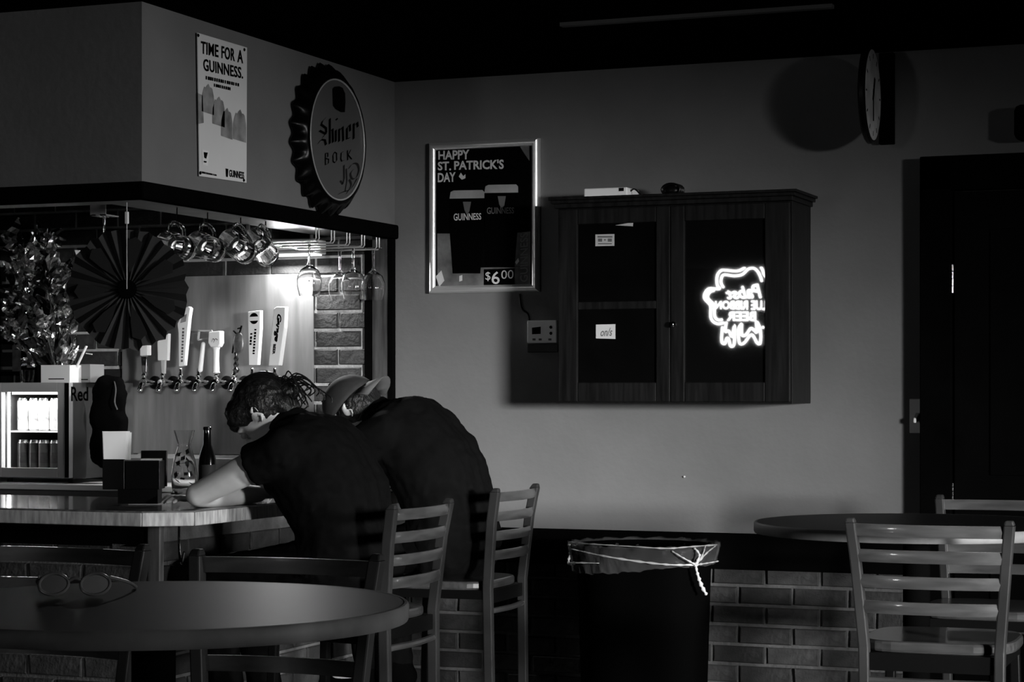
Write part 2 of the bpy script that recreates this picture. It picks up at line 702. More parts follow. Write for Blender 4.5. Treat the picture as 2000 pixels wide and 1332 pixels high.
# door with its dark casing at the right
DX0 = at_y(1796, 600, WALL - 0.07).x
DXH = at_y(1862, 600, WALL - 0.03).x
DZ = at_y(1796, 306, WALL - 0.07).z
DXE = DXH + 0.92
d = MB()
d.box((DX0, WALL - 0.07, 0), (DXH, WALL, DZ)).box((DXE, WALL - 0.07, 0), (DXE + 0.12, WALL, DZ)).box((DX0, WALL - 0.07, DZ - 0.12), (DXE + 0.12, WALL, DZ))
dr = struct(d.build('door_1', BLACKPAINT, bevel=0.004))
leaf = MB().box((DXH + 0.006, WALL - 0.05, 0.01), (DXE - 0.004, WALL, DZ - 0.125)).build('door_leaf', mat('door_paint', 0.002, 0.5, spec=0.03, noise=0.2), dr, bevel=0.003)
m = MB()
for z0, z1 in ((0.25, 0.9), (1.15, 2.0)):
    m.box((DXH + 0.13, WALL - 0.056, z0), (DXE - 0.13, WALL - 0.05, z1))
m.build('door_panel', mat('door_paint', 0.006), leaf, bevel=0.004)
for y0, y1 in ((515, 572), (942, 975)):
    z1, z0 = at_y(1864, y0, WALL - 0.06).z, at_y(1864, y1, WALL - 0.06).z
    m = MB()
    n = 4
    for k in range(n):
        m.lathe([(0.0045, 0), (0.0045, (z1 - z0) / n - 0.003)], 10, (DXH + 0.003, WALL - 0.062, z0 + k * (z1 - z0) / n))
    m.build('hinge', CHROME, dr, smooth=True)
MB().lathe([(0.026, 0), (0.026, 0.01), (0.012, 0.015), (0.012, 0.04), (0.028, 0.055), (0.026, 0.075), (0, 0.08)], 16, (DXE - 0.07, WALL - 0.05, 1.0), (0, -1, 0)).build('door_knob', CHROME, dr, smooth=True)

# ================================================================== BAR COUNTER
BT, BU = 1.09, 1.045
bar = thing('bar_counter', 'L-shaped wooden bar with glossy top and brick front under the black soffit', 'bar counter', (-3.6, 5.9, 0))
RX = -3.19
outline = [(-6.6, 5.335), (-3.315, 5.335), (-3.19, 5.425), (RX, WALL - 0.13), (-3.85, WALL - 0.13), (-3.85, 6.04), (-6.6, 6.04)]
m = MB()
m.slab([(x, y, BT - 0.006) for x, y in outline], (0, 0, 0.006))
m.build('bar_top', BARWOOD, bar, bevel=0.002)
ins = [(-6.6, 5.345), (-3.319, 5.345), (-3.2, 5.43), (RX - 0.01, WALL - 0.13), (-3.84, WALL - 0.13), (-3.84, 6.03), (-6.6, 6.03)]
MB().slab([(x, y, BU + 0.002) for x, y in ins], (0, 0, BT - BU - 0.009)).build('core_board', DWOOD, bar)
# edge planks: black rail along the front, pale worn blocks round the corner
MB().box((-6.6, 5.335, BU), (-3.317, 5.348, BT - 0.004)).build('front_rail', EDGEWOOD, bar, bevel=0.003)
for (p, q) in (((-3.315, 5.335), (-3.193, 5.423)), ((-3.19, 5.427), (-3.19, 5.70)), ((-3.19, 5.703), (-3.19, 6.10)), ((-3.19, 6.103), (-3.19, 6.72)), ((-3.19, 6.723), (-3.19, WALL - 0.13))):
    p, q = Vector((*p, 0)), Vector((*q, 0))
    n = Vector(((q - p).y, -(q - p).x, 0)).normalized()
    mm = MB().hexa([p + Vector((0, 0, BU)), q + Vector((0, 0, BU)), q - n * 0.013 + Vector((0, 0, BU)), p - n * 0.013 + Vector((0, 0, BU))],
                   [p + Vector((0, 0, BT - 0.003)), q + Vector((0, 0, BT - 0.003)), q - n * 0.013 + Vector((0, 0, BT - 0.003)), p - n * 0.013 + Vector((0, 0, BT - 0.003))])
    mm.build('edge_block', EDGEWOOD, bar, bevel=0.003)
# brick die walls
DIX, DIY = -3.45, 5.60
dw = MB().box((-6.5, DIY, 0.0), (DIX - 0.001, DIY + 0.10, BU - 0.01)).build('front_die_wall', MORTAR_SHADED, bar)
dw2 = MB().box((DIX - 0.10, DIY + 0.10, 0.0), (DIX, WALL - 0.12, BU - 0.01)).build('side_die_wall', MORTAR_SHADED, bar)
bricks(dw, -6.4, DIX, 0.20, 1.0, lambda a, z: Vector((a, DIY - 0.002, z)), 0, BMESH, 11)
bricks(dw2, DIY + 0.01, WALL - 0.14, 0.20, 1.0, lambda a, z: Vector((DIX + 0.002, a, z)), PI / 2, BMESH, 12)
MB().box((-6.5, DIY - 0.012, 0.965), (DIX, DIY, BU - 0.005)).build('shade_strip', BLACKPAINT, bar)  # added black strip, stands in for the shade under the bar top
pp = at_y(303, 1090, DIY - 0.02)
MB().box((pp.x - 0.022, DIY - 0.03, 0), (pp.x + 0.022, DIY - 0.004, BU)).build('corner_post', POSTWOOD, bar, bevel=0.003)
m = MB()
hk = at_y(350, 1086, 5.52)
m.tube(spline([(hk.x, 5.52, BU), (hk.x, 5.52, hk.z + 0.02), (hk.x + 0.02, 5.50, hk.z - 0.02), (hk.x + 0.035, 5.49, hk.z + 0.015)], 5), 0.004, 6)
m.build('purse_hook', CHROME, bar, smooth=True)
m = MB()
m.tube([(-6.4, 5.40, 0.22), (-3.30, 5.40, 0.22), (-3.24, 5.46, 0.22), (-3.24, WALL - 0.15, 0.22)], 0.02, 10)
m.build('foot_rail', CHROME, bar, smooth=True)

# back counter along the wall
bc = thing('back_counter', 'pale edged service counter along the brick wall behind the bar', 'counter', (-5.0, 7.2, 0))
MB().box((-6.4, 6.93, 1.062), (-3.86, WALL - 0.03, 1.084)).build('worktop', WHITE, bc, bevel=0.003)
MB().box((-6.4, 6.955, 0.0), (-3.86, WALL - 0.03, 1.06)).build('cabinet_front', LAMINATE, bc)

# ================================================================== TAP WALL
tp = MB().box((PAN_X0, WALL - 0.034, PAN_Z0), (PAN_X1, WALL - 0.028, PAN_Z1))
tap_panel = thing('tap_panel', 'brushed steel beer tap backing panel fixed to the brick wall', 'tap panel', (PAN_X0, WALL - 0.03, PAN_Z0))
tp.build('steel_sheet', STEEL, tap_panel, bevel=0.001)
m = MB()
for x in (PAN_X0 + 0.02, PAN_X1 - 0.02):
    for z in (PAN_Z0 + 0.03, PAN_Z1 - 0.02):
        m.lathe([(0.006, 0), (0.004, 0.003), (0, 0.003)], 8, (x, WALL - 0.034, z), (0, -1, 0))
m.build('screw', CHROME, tap_panel)
drip = thing('drip_tray', 'steel drip tray ledge with slotted grille below the beer taps', 'drip tray', (PAN_X0, 7.3, 1.084))
MB().box((-4.635, 7.27, 1.086), (PAN_X1 - 0.01, WALL - 0.036, 1.178)).build('tray_body', LAMINATE, drip)
MB().box((-4.635, 7.262, 1.178), (PAN_X1 - 0.01, 7.275, 1.192)).build('front_lip', WIRE, drip, bevel=0.002)
n = 44
for k in range(n):
    x = -4.63 + (PAN_X1 + 4.63) * (k + 0.5) / n
    MB().box((x - 0.004, 7.28, 1.18), (x + 0.004, WALL - 0.036, 1.186)).build('grille_bar', STEEL, drip)

TY = 7.365
TAPS = [
    (282, 'beer tap with a short square white handle half under the black fan'),
    (318, 'beer tap with a slant-topped plain white paddle handle'),
    (353, 'beer tap with a tall shouldered white handle and pale tip'),
    (388, 'beer tap with a thin white stick handle and crossbar'),
    (423, 'beer tap with a white mallet-shaped handle and cube head'),
    (458, 'beer tap with an ornate dark handle and oval medallion'),
    (493, 'beer tap with a flat white paddle handle and dark round badge'),
    (537, 'beer tap with a tall paddle handle lettered in script'),
]


def tw(px, py):
    return at_y(px, py, TY)


def tslab(mb, pix, depth=0.022, Y=TY):
    """block whose front outline is given in photo pixels at the taps' plane"""
    mb.slab([at_y(x, y, Y - depth / 2) for x, y in pix], (0, depth, 0))


for i, (px, lab) in enumerate(TAPS):
    base = at_y(px, 747, TY)
    t = thing('beer_tap', lab, 'beer tap', (base.x, TY, base.z), 0, 'beer taps on the steel panel')
    wallp = Vector((base.x, WALL - 0.034, base.z))
    MB().lathe([(0.027, 0), (0.027, 0.008), (0.02, 0.014), (0.013, 0.016)], 20, wallp, (0, -1, 0)).build('flange', BLACKPL, t, smooth=True)
    m = MB()
    m.lathe([(0.011, 0), (0.011, 0.055), (0.015, 0.057), (0.015, 0.075), (0.012, 0.077), (0.012, 0.095)], 14, wallp + Vector((0, -0.012, 0)), (0, -1, 0))
    m.ball((base.x, TY - 0.004, base.z), 0.0155, 12, 8)
    m.build('shank', CHROME, t, smooth=True)
    m = MB()
    m.tube(spline([(base.x, TY - 0.004, base.z), (base.x, TY - 0.022, base.z - 0.012), (base.x - 0.002, TY - 0.034, base.z - 0.036)], 5), [0.011] * 10 + [0.0095], 10)
    m.build('spout', CHROME, t, smooth=True)
    zt = at_y(px, 729, TY).z
    MB().lathe([(0.009, 0), (0.013, 0.006), (0.008, 0.012), (0.012, 0.02), (0.007, 0.03), (0.007, zt - base.z + 0.012)], 12, (base.x, TY, base.z + 0.008)).build('collar', CHROME, t, smooth=True)
    if i == 0:
        m = MB()
        tslab(m, [(273, 676), (288, 674), (288, 694), (273, 695)], 0.03)
        h = m.build('handle', WHITE, t, bevel=0.003)
        m = MB()
        tslab(m, [(275, 695), (286, 695), (285, 728), (277, 728)], 0.016)
        m.build('grip', CHROME, h, bevel=0.003)
    elif i == 1:
        m = MB()
        tslab(m, [(307, 667), (329, 651), (327, 704), (308, 704)], 0.02)
        h = m.build('handle', WHITE, t, bevel=0.002)
        m = MB()
        tslab(m, [(314, 704), (322, 704), (321, 730), (315, 730)], 0.014)
        m.build('ferrule', GREYPL, h, bevel=0.002)
    elif i == 2:
        m = MB()
        tslab(m, [(361, 601), (368, 598), (372, 602), (369, 620), (367, 640), (360, 714), (349, 716), (348, 650), (346, 632), (353, 618)], 0.024)
        h = m.build('handle', WHITE, t, bevel=0.003)
        m = MB()
        m.poly([at_y(x, y, TY - 0.0125) for x, y in ((355, 618), (365, 613), (363, 628), (352, 631))])
        m.build('badge', PRINTM, h)
        m = MB()
        put_marks(m, [(360, 640), (357, 708), (353, 708), (356, 640)], lambda x, y: at_y(x, y, TY - 0.0125), 11)
        m.build('small_print', PRINTG, h)['kind'] = 'stuff'
    elif i == 3:
        m = MB()
        m.capsule(at_y(397, 672, TY), at_y(391, 722, TY), 0.0085, 0.0105, 12)
        h = m.build('handle', WHITE, t, smooth=True)
        m = MB()
        for (a, b) in (((388, 646), (414, 646)), ((387, 664), (414, 660)), ((389, 646), (387, 664)), ((414, 646), (414, 660))):
            m.bar(at_y(*a, TY + 0.03), at_y(*b, TY + 0.03), 0.006, 0.006)
        m.build('crossbar', GREYPL, h)
    elif i == 4:
        m = MB()
        tslab(m, [(407, 648), (430, 646), (430, 670), (426, 678), (411, 678), (406, 670)], 0.034)
        h = m.build('handle', WHITE, t, bevel=0.004)
        m = MB()
        a = at_y(422, 678, TY)
        b = at_y(422, 728, TY)
        m.lathe([(0.016, 0), (0.0135, 0.006), (0.012, 0.05), (0.013, 0.09), (0.0175, a.z - b.z)], 14, b)
        m.build('grip', WHITE, h, smooth=True)
        m = MB()
        nib(m, [(413, 668), (416, 661), (419, 664), (417, 669), (421, 661), (425, 664), (422, 667)], 1.6, lambda x, y: at_y(x, y, TY - 0.018))
        m.build('ink_mark', PRINTG, h)
    elif i == 5:
        m = MB()
        c = at_y(466, 670, TY)
        m.ball(c, (0.024, 0.009, 0.043), 20, 12)
        h = m.build('handle', mat('medallion', 0.16, 0.4, metal=0.5, noise=0.4, nscale=60), t, smooth=True)
        m = MB()
        b = at_y(461, 728, TY)
        top = at_y(461, 688, TY).z - b.z
        m.lathe([(0.008, 0), (0.014, 0.012), (0.007, 0.022), (0.012, 0.032), (0.006, 0.044), (0.011, 0.055), (0.006, 0.066), (0.009, top)], 12, b)
        m.build('beaded_stem', mat('dark_bronze', 0.10, 0.25, metal=0.9), h, smooth=True)
        m = MB()
        for a, bq in (((462, 652), (456, 646)), ((468, 650), (472, 636)), ((472, 640), (464, 642)), ((458, 660), (454, 690))):
            m.bar(at_y(*a, TY), at_y(*bq, TY), 0.005, 0.005)
        m.build('ornament', BLACKPL, h)
    elif i == 6:
        m = MB()
        tslab(m, [(484, 609), (508, 606), (508, 640), (503, 713), (486, 713)], 0.024)
        h = m.build('handle', WHITE, t, bevel=0.002)
        c = at_y(496, 622, TY - 0.0128)
        MB().poly([c + Vector((0.020 * math.cos(a * PI / 10), 0, 0.022 * math.sin(a * PI / 10))) for a in range(20)]).build('badge', PRINTK, h)
        MB().poly([at_y(x, y, TY - 0.0136) for x, y in ((487, 619), (505, 618), (505, 626), (487, 627))]).build('badge_band', PRINTW, h)
        m = MB()
        put_marks(m, [(501, 642), (497, 694), (493, 694), (497, 642)], lambda x, y: at_y(x, y, TY - 0.0128), 9)
        m.build('small_print', PRINTK, h)['kind'] = 'stuff'
        m = MB()
        put_marks(m, [(493, 650), (491, 676), (487, 676), (489, 650)], lambda x, y: at_y(x, y, TY - 0.0128), 4)
        m.build('small_print', PRINTK, h)['kind'] = 'stuff'
    else:
        m = MB()
        tslab(m, [(534, 603), (540, 599), (557, 599), (555, 640), (545, 714), (524, 714), (529, 660)], 0.03)
        h = m.build('handle', GREYPL if False else mat('cream_handle', 0.6, 0.4), t, bevel=0.003)
        m = MB()
        put_text(m, 'Garage', [(551, 613), (544, 668), (533, 668), (539, 613)], lambda x, y: at_y(x, y, TY - 0.0158), 0.05, 0.5)
        m.build('lettering', PRINTK, h)
        m = MB()
        put_text(m, 'BEER', [(539, 672), (537, 692), (532, 692), (534, 672)], lambda x, y: at_y(x, y, TY - 0.0158), 0.05)
        m.build('lettering', PRINTK, h)

# ================================================================== WALL SIGNS ON THE SOFFIT
PX_ = SOF + 0.006


def sx(px, py, d=0.0):
    return at_x(px, py, PX_ + d)


tl, tr, br_, bl = (384, 64), (481, 93), (480, 357), (388, 344)
tin = thing('tin_poster', 'pale tall metal poster reading Time for a Guinness on the soffit', 'poster', sx(*bl))
m = MB()
m.slab([sx(*q) for q in (bl, br_, tr, tl)], (0.003, 0, 0))
m.build('sheet', mat('tin_sheet', 0.62, 0.55, noise=0.06, nscale=3), tin)
S1 = lambda x, y: sx(x, y, 0.0042)
S2 = lambda x, y: sx(x, y, 0.0050)
S3 = lambda x, y: sx(x, y, 0.0058)
# generic grey rock ridge
m = MB()
for cx, cy, rx, ry in ((406, 195, 12, 32), (427, 219, 12, 31), (443, 243, 11, 33), (468, 249, 13, 36)):
    pts = []
    for k in range(14):
        a = PI * k / 13
        pts.append((cx - rx * math.cos(a), cy - ry * math.sin(a) * (0.9 + 0.1 * math.sin(k * 2.1))))
    pts += [(cx + rx, cy + 30), (cx - rx, cy + 22)]
    m.poly([S1(*q) for q in pts])
m.poly([S1(*q) for q in ((387, 182), (396, 186), (398, 240), (388, 242))])
m.build('rock_print', PRINTM, tin)
m = MB()
put_text(m, 'TIME', [(393, 80.0), (427, 87.9), (427, 112.3), (393, 104.0)], S2, 0.02, 0.0, 1.06)
m.build('lettering', PRINTK, tin)
m = MB()
put_text(m, 'FOR', [(433, 89.3), (459, 95.3), (459, 120.1), (433, 113.8)], S2, 0.02, 0.0, 1.06)
m.build('lettering', PRINTK, tin)
m = MB()
put_text(m, 'A', [(464, 96.5), (475, 99.0), (475, 124.0), (464, 121.3)], S2, 0.02, 0.0, 1.06)
m.build('lettering', PRINTK, tin)
m = MB()
put_text(m, 'GUINNESS.', [(397, 114), (475, 132), (475, 154), (398, 138)], S2, 0.02, 0.0, 1.05)
m.build('lettering', PRINTK, tin)
m = MB()
put_marks(m, [(402, 148), (468, 163), (468, 169), (402, 155)], S2, 16)
m.build('small_print', PRINTK, tin)['kind'] = 'stuff'
m = MB()
put_marks(m, [(418, 163), (452, 171), (452, 177), (418, 169)], S2, 9)
m.build('small_print', PRINTK, tin)['kind'] = 'stuff'
m = MB()
put_text(m, 'GUINNESS', [(448, 331), (477, 336), (477, 350), (448, 345)], S2, 0.02)
m.build('lettering', PRINTK, tin)
m = MB()
put_marks(m, [(392, 334), (424, 341), (424, 344), (392, 338)], S2, 12)
m.build('small_print', PRINTK, tin)['kind'] = 'stuff'
m = MB()
m.poly([S2(*q) for q in ((441, 329), (446, 330), (445, 346), (442, 345))])
m.build('lettering', PRINTK, tin)
m = MB()
m.poly([S1(*q) for q in ((395, 292), (409, 295), (406, 324), (396, 321))])
m.build('glass_print', PRINTW, tin)
m = MB()
m.poly([S2(*q) for q in ((398, 297), (406, 298), (403, 310), (399, 308))])
m.poly([S2(*q) for q in ((398, 314), (404, 315), (403, 318), (398, 317))])
m.build('glass_mark', PRINTK, tin)
m = MB()
for q in ((387, 69), (477, 97), (391, 338), (476, 352)):
    m.lathe([(0.006, 0), (0.004, 0.003), (0, 0.003)], 8, sx(*q, 0.003), (1, 0, 0))
m.build('screw', PRINTK, tin)

# bottle cap sign
cc = at_x(661, 273, SOF + 0.06)
cc.x = SOF
cap = thing('bottle_cap_sign', 'giant crimped bottle cap sign lettered Shiner Bock on the soffit', 'sign', cc)
m = MB()
NC, SEG = 25, 200
prof = [(0.262, 0.004, 0.012), (0.268, 0.012, 0.011), (0.262, 0.026, 0.008), (0.248, 0.044, 0.004), (0.236, 0.056, 0.001), (0.226, 0.061, 0), (0.219, 0.060, 0), (0.215, 0.056, 0)]
rings = []
for r, h, am in prof:
    rings.append([m.p(cc + Vector((h, (r + am * math.cos(NC * 2 * PI * j / SEG)) * math.cos(2 * PI * j / SEG), (r + am * math.cos(NC * 2 * PI * j / SEG)) * math.sin(2 * PI * j / SEG)))) for j in range(SEG)])
for a, b in zip(rings, rings[1:]):
    for j in range(SEG):
        m.face((a[j], a[(j + 1) % SEG], b[(j + 1) % SEG], b[j]))
m.build('crimped_skirt', mat('cap_black', 0.0015, 0.25, spec=0.12), cap, smooth=True)
MB().poly([cc + Vector((0.055, 0.216 * math.cos(2 * PI * j / 64), 0.216 * math.sin(2 * PI * j / 64))) for j in range(64)]).build('cap_face', mat('cap_gold', 0.085, 0.35, spec=0.5, metal=0.2, noise=0.1, nscale=3), cap)
m = MB()
m.tube([cc + Vector((0.058, 0.216 * math.cos(2 * PI * j / 64), 0.216 * math.sin(2 * PI * j / 64))) for j in range(64)], 0.0035, 6, closed=True)
m.build('rim_ring', mat('cap_ring', 0.5, 0.3, metal=0.4), cap, smooth=True)
CF = lambda x, y: at_x(x, y, SOF + 0.0565)
C = lambda x, y: (560 + x / 4.294, 120 + y / 4.294)
m = MB()
m.poly([CF(*C(*q)) for q in ((384, 230), (400, 212), (440, 208), (470, 222), (490, 268), (493, 340), (488, 425), (455, 425), (410, 400), (388, 370))])
m.build('crest', PRINTK, cap)
m = MB()
W = 5.2
for st in ([(330, 470), (300, 500), (290, 530), (330, 560), (332, 600), (300, 640)], [(262, 690), (290, 655), (320, 660), (330, 700), (300, 725)], [(275, 580), (330, 610)],
           [(362, 480), (362, 690)], [(362, 590), (385, 565), (388, 680)], [(412, 575), (412, 672)], [(440, 565), (440, 672)], [(440, 585), (470, 548), (474, 668)],
           [(505, 560), (505, 650), (530, 640)], [(505, 560), (530, 530), (532, 585), (508, 605)], [(562, 520), (562, 650)], [(562, 545), (592, 510), (596, 550)], [(418, 480), (422, 490)]):
    nib(m, [C(*q) for q in st], W, CF)
m.build('lettering', PRINTK, cap)
m = MB()
for st in ([(325, 770), (325, 868)], [(325, 772), (345, 768), (345, 800), (330, 815)], [(330, 815), (352, 820), (350, 855), (325, 868)],
           [(400, 760), (388, 790), (390, 840), (405, 850), (420, 830), (418, 770), (400, 760)], [(478, 755), (458, 765), (454, 815), (462, 838), (482, 828)],
           [(510, 745), (512, 828)], [(538, 740), (516, 785), (545, 820)]):
    nib(m, [C(*q) for q in st], 2.8, CF)
m.build('lettering', PRINTK, cap)
m = MB()
nib(m, [C(480, 870), C(482, 980), C(470, 1030), C(450, 1000)], 4, CF)
nib(m, [C(500, 900), C(505, 1000), C(490, 1090)], 3, CF)
for st in ([(520, 900), (550, 860), (590, 860), (605, 910), (585, 970), (550, 985), (535, 940), (560, 905)], [(430, 1115), (470, 1095), (530, 1075), (570, 1020), (590, 980)], [(525, 990), (540, 1040), (500, 1110)]):
    nib(m, spline([(*C(*q), 0) for q in st], 4) and [tuple(v[:2]) for v in spline([(*C(*q), 0) for q in st], 4)], 4.5, CF)
m.build('ram_emblem', mat('emblem_dark', 0.015, 0.6, spec=0.0), cap)

# ================================================================== FRAMED POSTER ON THE BACK WALL
PYF = WALL - 0.03
fx0, fx1 = at_y(835, 300, PYF).x, at_y(1050, 300, PYF).x
fz1, fz0 = at_y(835, 279, PYF).z, at_y(835, 573, PYF).z
fp = thing('framed_poster', 'aluminium snap-framed Happy St. Patricks Day poster with two dark pints', 'poster', (fx0, WALL, fz0))
MB().box((fx0 + 0.01, WALL - 0.014, fz0 + 0.01), (fx1 - 0.01, WALL, fz1 - 0.01)).build('backing', BLACKPL, fp)
fw = 0.029
for nm, pts in (('left', [(fx0, fz0), (fx0 + fw, fz0 + fw), (fx0 + fw, fz1 - fw), (fx0, fz1)]), ('right', [(fx1, fz1), (fx1 - fw, fz1 - fw), (fx1 - fw, fz0 + fw), (fx1, fz0)]),
                ('top', [(fx0, fz1), (fx0 + fw, fz1 - fw), (fx1 - fw, fz1 - fw), (fx1, fz1)]), ('bottom', [(fx1, fz0), (fx1 - fw, fz0 + fw), (fx0 + fw, fz0 + fw), (fx0, fz0)])):
    m = MB()
    # convex rail: wall edge, crown, inner edge
    o1, i1, i2, o2 = pts
    mid1 = ((o1[0] * 0.45 + i1[0] * 0.55), (o1[1] * 0.45 + i1[1] * 0.55))
    mid2 = ((o2[0] * 0.45 + i2[0] * 0.55), (o2[1] * 0.45 + i2[1] * 0.55))
    lerp2 = lambda a, b, u: (a[0] + (b[0] - a[0]) * u, a[1] + (b[1] - a[1]) * u)
    prof = [(lerp2(o1, i1, 0.5 - 0.5 * math.cos(PI * k / 10)), lerp2(o2, i2, 0.5 - 0.5 * math.cos(PI * k / 10)), 0.012 + 0.016 * math.sin(PI * k / 10)) for k in range(11)]
    prof = [(o1, o2, 0.0)] + prof + [(i1, i2, 0.0)]
    idx = [(m.p((a[0], WALL - h, a[1])), m.p((b[0], WALL - h, b[1]))) for a, b, h in prof]
    for (a, b), (c, dd) in zip(idx, idx[1:]):
        m.face((a, b, dd, c))
    m.build('frame_rail', ALU, fp, smooth=True, angle=60)
PG = WALL - 0.0155
P1 = lambda x, y: at_y(x, y, PG - 0.0006)
P2 = lambda x, y: at_y(x, y, PG - 0.0012)
P3 = lambda x, y: at_y(x, y, PG - 0.0018)
MB().box((fx0 + fw - 0.002, PG, fz0 + fw - 0.002), (fx1 - fw + 0.002, WALL - 0.013, fz1 - fw + 0.002)).build('sheet', PRINTK, fp)
prints('background_print', mat('poster_ground', 0.10, 0.6, noise=0.6, nscale=14), fp, P1, ((854, 456), (884, 456), (886, 520), (886, 562), (854, 560)), ((886, 524), (1036, 520), (1036, 560), (886, 562)),
       ((1006, 455), (1036, 452), (1036, 520), (1003, 520)), ((1012, 280), (1034, 278), (1034, 314), (1024, 300)))
for (x0, x1, yt, yb, bx0, bx1) in ((878, 946, 372, 534, 884, 938), (946, 1012, 361, 522, 948, 1005)):
    m = MB()
    m.poly([P2(*q) for q in ((x0, yt + 16), (x1, yt + 14), (x1 + 1, yt + 60), (bx1, yb), (bx0, yb), (x0 - 1, yt + 62))])
    m.build('pint_print', mat('stout_print', 0.0015, 0.6, spec=0.0), fp)
    m = MB()
    m.poly([P3(*q) for q in ((x0 + 2, yt + 3), (x0 + 8, yt), (x1 - 4, yt - 1), (x1, yt + 3), (x1, yt + 15), (x0, yt + 16))])
    m.build('foam_print', mat('foam_print', 0.28, 0.6, noise=0.3), fp)
    m = MB()
    m.poly([P3(*q) for q in ((x0 + 26, yt + 22), (x0 + 42, yt + 22), (x0 + 39, yt + 40), (x0 + 34, yt + 48), (x0 + 29, yt + 38))])
    m.build('harp_print', PRINTG, fp)
m = MB()
put_text(m, 'HAPPY', [(856, 295), (917, 292), (917, 311), (856, 312)], P3, 0.03)
m.build('lettering', mat('poster_ink', 0.55, 0.6), fp)
m = MB()
put_text(m, 'ST.', [(855, 316), (881, 315), (881, 333), (855, 333)], P3, 0.03)
m.build('lettering', mat('poster_ink', 0.55, 0.6), fp)
m = MB()
put_text(m, 'PATRICK\'S', [(887, 314), (984, 311), (984, 330), (887, 332)], P3, 0.03)
m.build('lettering', mat('poster_ink', 0.55, 0.6), fp)
m = MB()
put_text(m, 'DAY', [(855, 338), (890, 336), (890, 355), (855, 356)], P3, 0.03)
m.build('lettering', mat('poster_ink', 0.55, 0.6), fp)
m = MB()
m.poly([P3(*q) for q in ((896, 345), (900, 337), (905, 344), (909, 340), (909, 348), (902, 351))])
m.build('lettering', mat('poster_ink', 0.55, 0.6), fp)
m = MB()
put_text(m, 'GUINNESS', [(886, 417), (940, 416), (940, 429), (886, 431)], P3, 0.015)
m.build('lettering', mat('poster_ink', 0.55, 0.6), fp)
m = MB()
put_text(m, 'GUINNESS', [(951, 405), (1004, 405), (1004, 417), (951, 418)], P3, 0.01)
m.build('faint_lettering', mat('poster_ink_faint', 0.16, 0.6), fp)
m = MB()
put_text(m, 'GUINNESS', [(1016, 551), (1016, 456), (1031, 454), (1031, 550)], P3, 0.01)
m.build('faint_lettering', mat('poster_ink_faint', 0.16, 0.6), fp)
MB().poly([P2(*q) for q in ((945, 526), (1005, 524), (1005, 556), (945, 557))]).build('price_box', PRINTK, fp)
m = MB()
put_text(m, '$', [(948, 531), (958, 531), (958, 549), (948, 549)], P3)
m.build('price_lettering', mat('poster_ink', 0.55), fp)
m = MB()
put_text(m, '6', [(960, 530), (976, 530), (976, 555), (960, 555)], P3, 0.01)
m.build('price_lettering', mat('poster_ink', 0.55), fp)
m = MB()
put_text(m, '00', [(979, 528), (1003, 527), (1003, 544), (979, 545)], P3)
m.build('price_lettering', mat('poster_ink', 0.55), fp)
prints('sparkle_print', mat('poster_ink', 0.55), fp, P3, ((851, 540), (862, 528), (868, 548), (858, 560)), ((897, 539), (903, 537), (903, 548), (897, 550)), ((1006, 512), (1012, 504), (1014, 510), (1009, 517)))

# thermostat and its cable
th = thing('thermostat', 'small white control box with dark screen and buttons beside the cabinet', 'thermostat', at_y(1058, 670, WALL))
TP = WALL - 0.03
x0, x1 = at_y(1029, 640, TP).x, at_y(1087, 640, TP).x
z1, z0 = at_y(1029, 626, TP).z, at_y(1029, 670, TP).z
MB().box((x0, TP, z0), (x1, WALL, z1)).build('case', mat('ivory_plastic', 0.85, 0.45), th, bevel=0.004)
MB().box((x0 - 0.004, WALL - 0.014, z0 - 0.035), (x1, WALL, z0 - 0.004)).build('sub_base', BLACKPL, th, bevel=0.002)
T1 = lambda x, y: at_y(x, y, TP - 0.0006)
MB().poly([T1(*q) for q in ((1039, 640), (1056, 638), (1056, 652), (1039, 653))]).build('screen', PRINTK, th)
for px, py in ((1076, 639), (1076, 651)):
    MB().lathe([(0.006, 0), (0.005, 0.004), (0, 0.004)], 12, at_y(px, py, TP), (0, -1, 0)).build('button', PRINTK, th)
m = MB()
for a in ((1040, 661), (1052, 661), (1071, 661)):
    m.poly([T1(a[0] + dx, a[1] + dy) for dx, dy in ((0, 0), (6, 0), (6, 4), (0, 4))])
m.build('markings', PRINTG, th)
cb = spline([at_y(1015, 574, WALL - 0.012), at_y(1017, 595, WALL - 0.012), at_y(1022, 606, WALL - 0.012), at_y(1031, 613, WALL - 0.012), at_y(1034, 627, WALL - 0.012)], 6)
m = MB().tube(cb, 0.004, 6)
tag(m.build('power_cable', BLACKPL, None, smooth=True), 'thin black cable running from framed poster down to the thermostat', 'cable')
nl = at_y(1337, 931, WALL)
tag(MB().lathe([(0.0035, 0), (0.0035, 0.006), (0, 0.007)], 8, nl, (0, -1, 0)).build('wall_nail', mat('nail', 0.9, 0.2, metal=0.5)), 'tiny bright nail head in bare plaster under the cabinet', 'nail')

# ================================================================== WALL CABINET
CYF = 7.205
cx0, cx1 = at_y(1088, 600, CYF).x, at_y(1545, 600, CYF).x
cz1, cz0 = at_y(1088, 402, CYF).z, at_y(1300, 788, CYF).z
cab = thing('wall_cabinet', 'dark wooden two-door wall cabinet with crown moulding on grey plaster', 'cabinet', (cx0, WALL, cz0))
MB().box((cx0, CYF + 0.022, cz0), (cx1, WALL, cz1)).build('carcass', CABWOOD, cab, bevel=0.002)
m = MB()
for k, (e, a, b) in enumerate(((0.008, cz1 - 0.01, cz1 + 0.006), (0.018, cz1 + 0.006, cz1 + 0.018), (0.026, cz1 + 0.018, cz1 + 0.028))):
    m.box((cx0 - e, CYF - e, a), (cx1 + e, WALL, b))
CROWN = cz1 + 0.028
m.build('crown_moulding', CABWOOD, cab, bevel=0.002)
mx = at_y(1309, 600, CYF).x


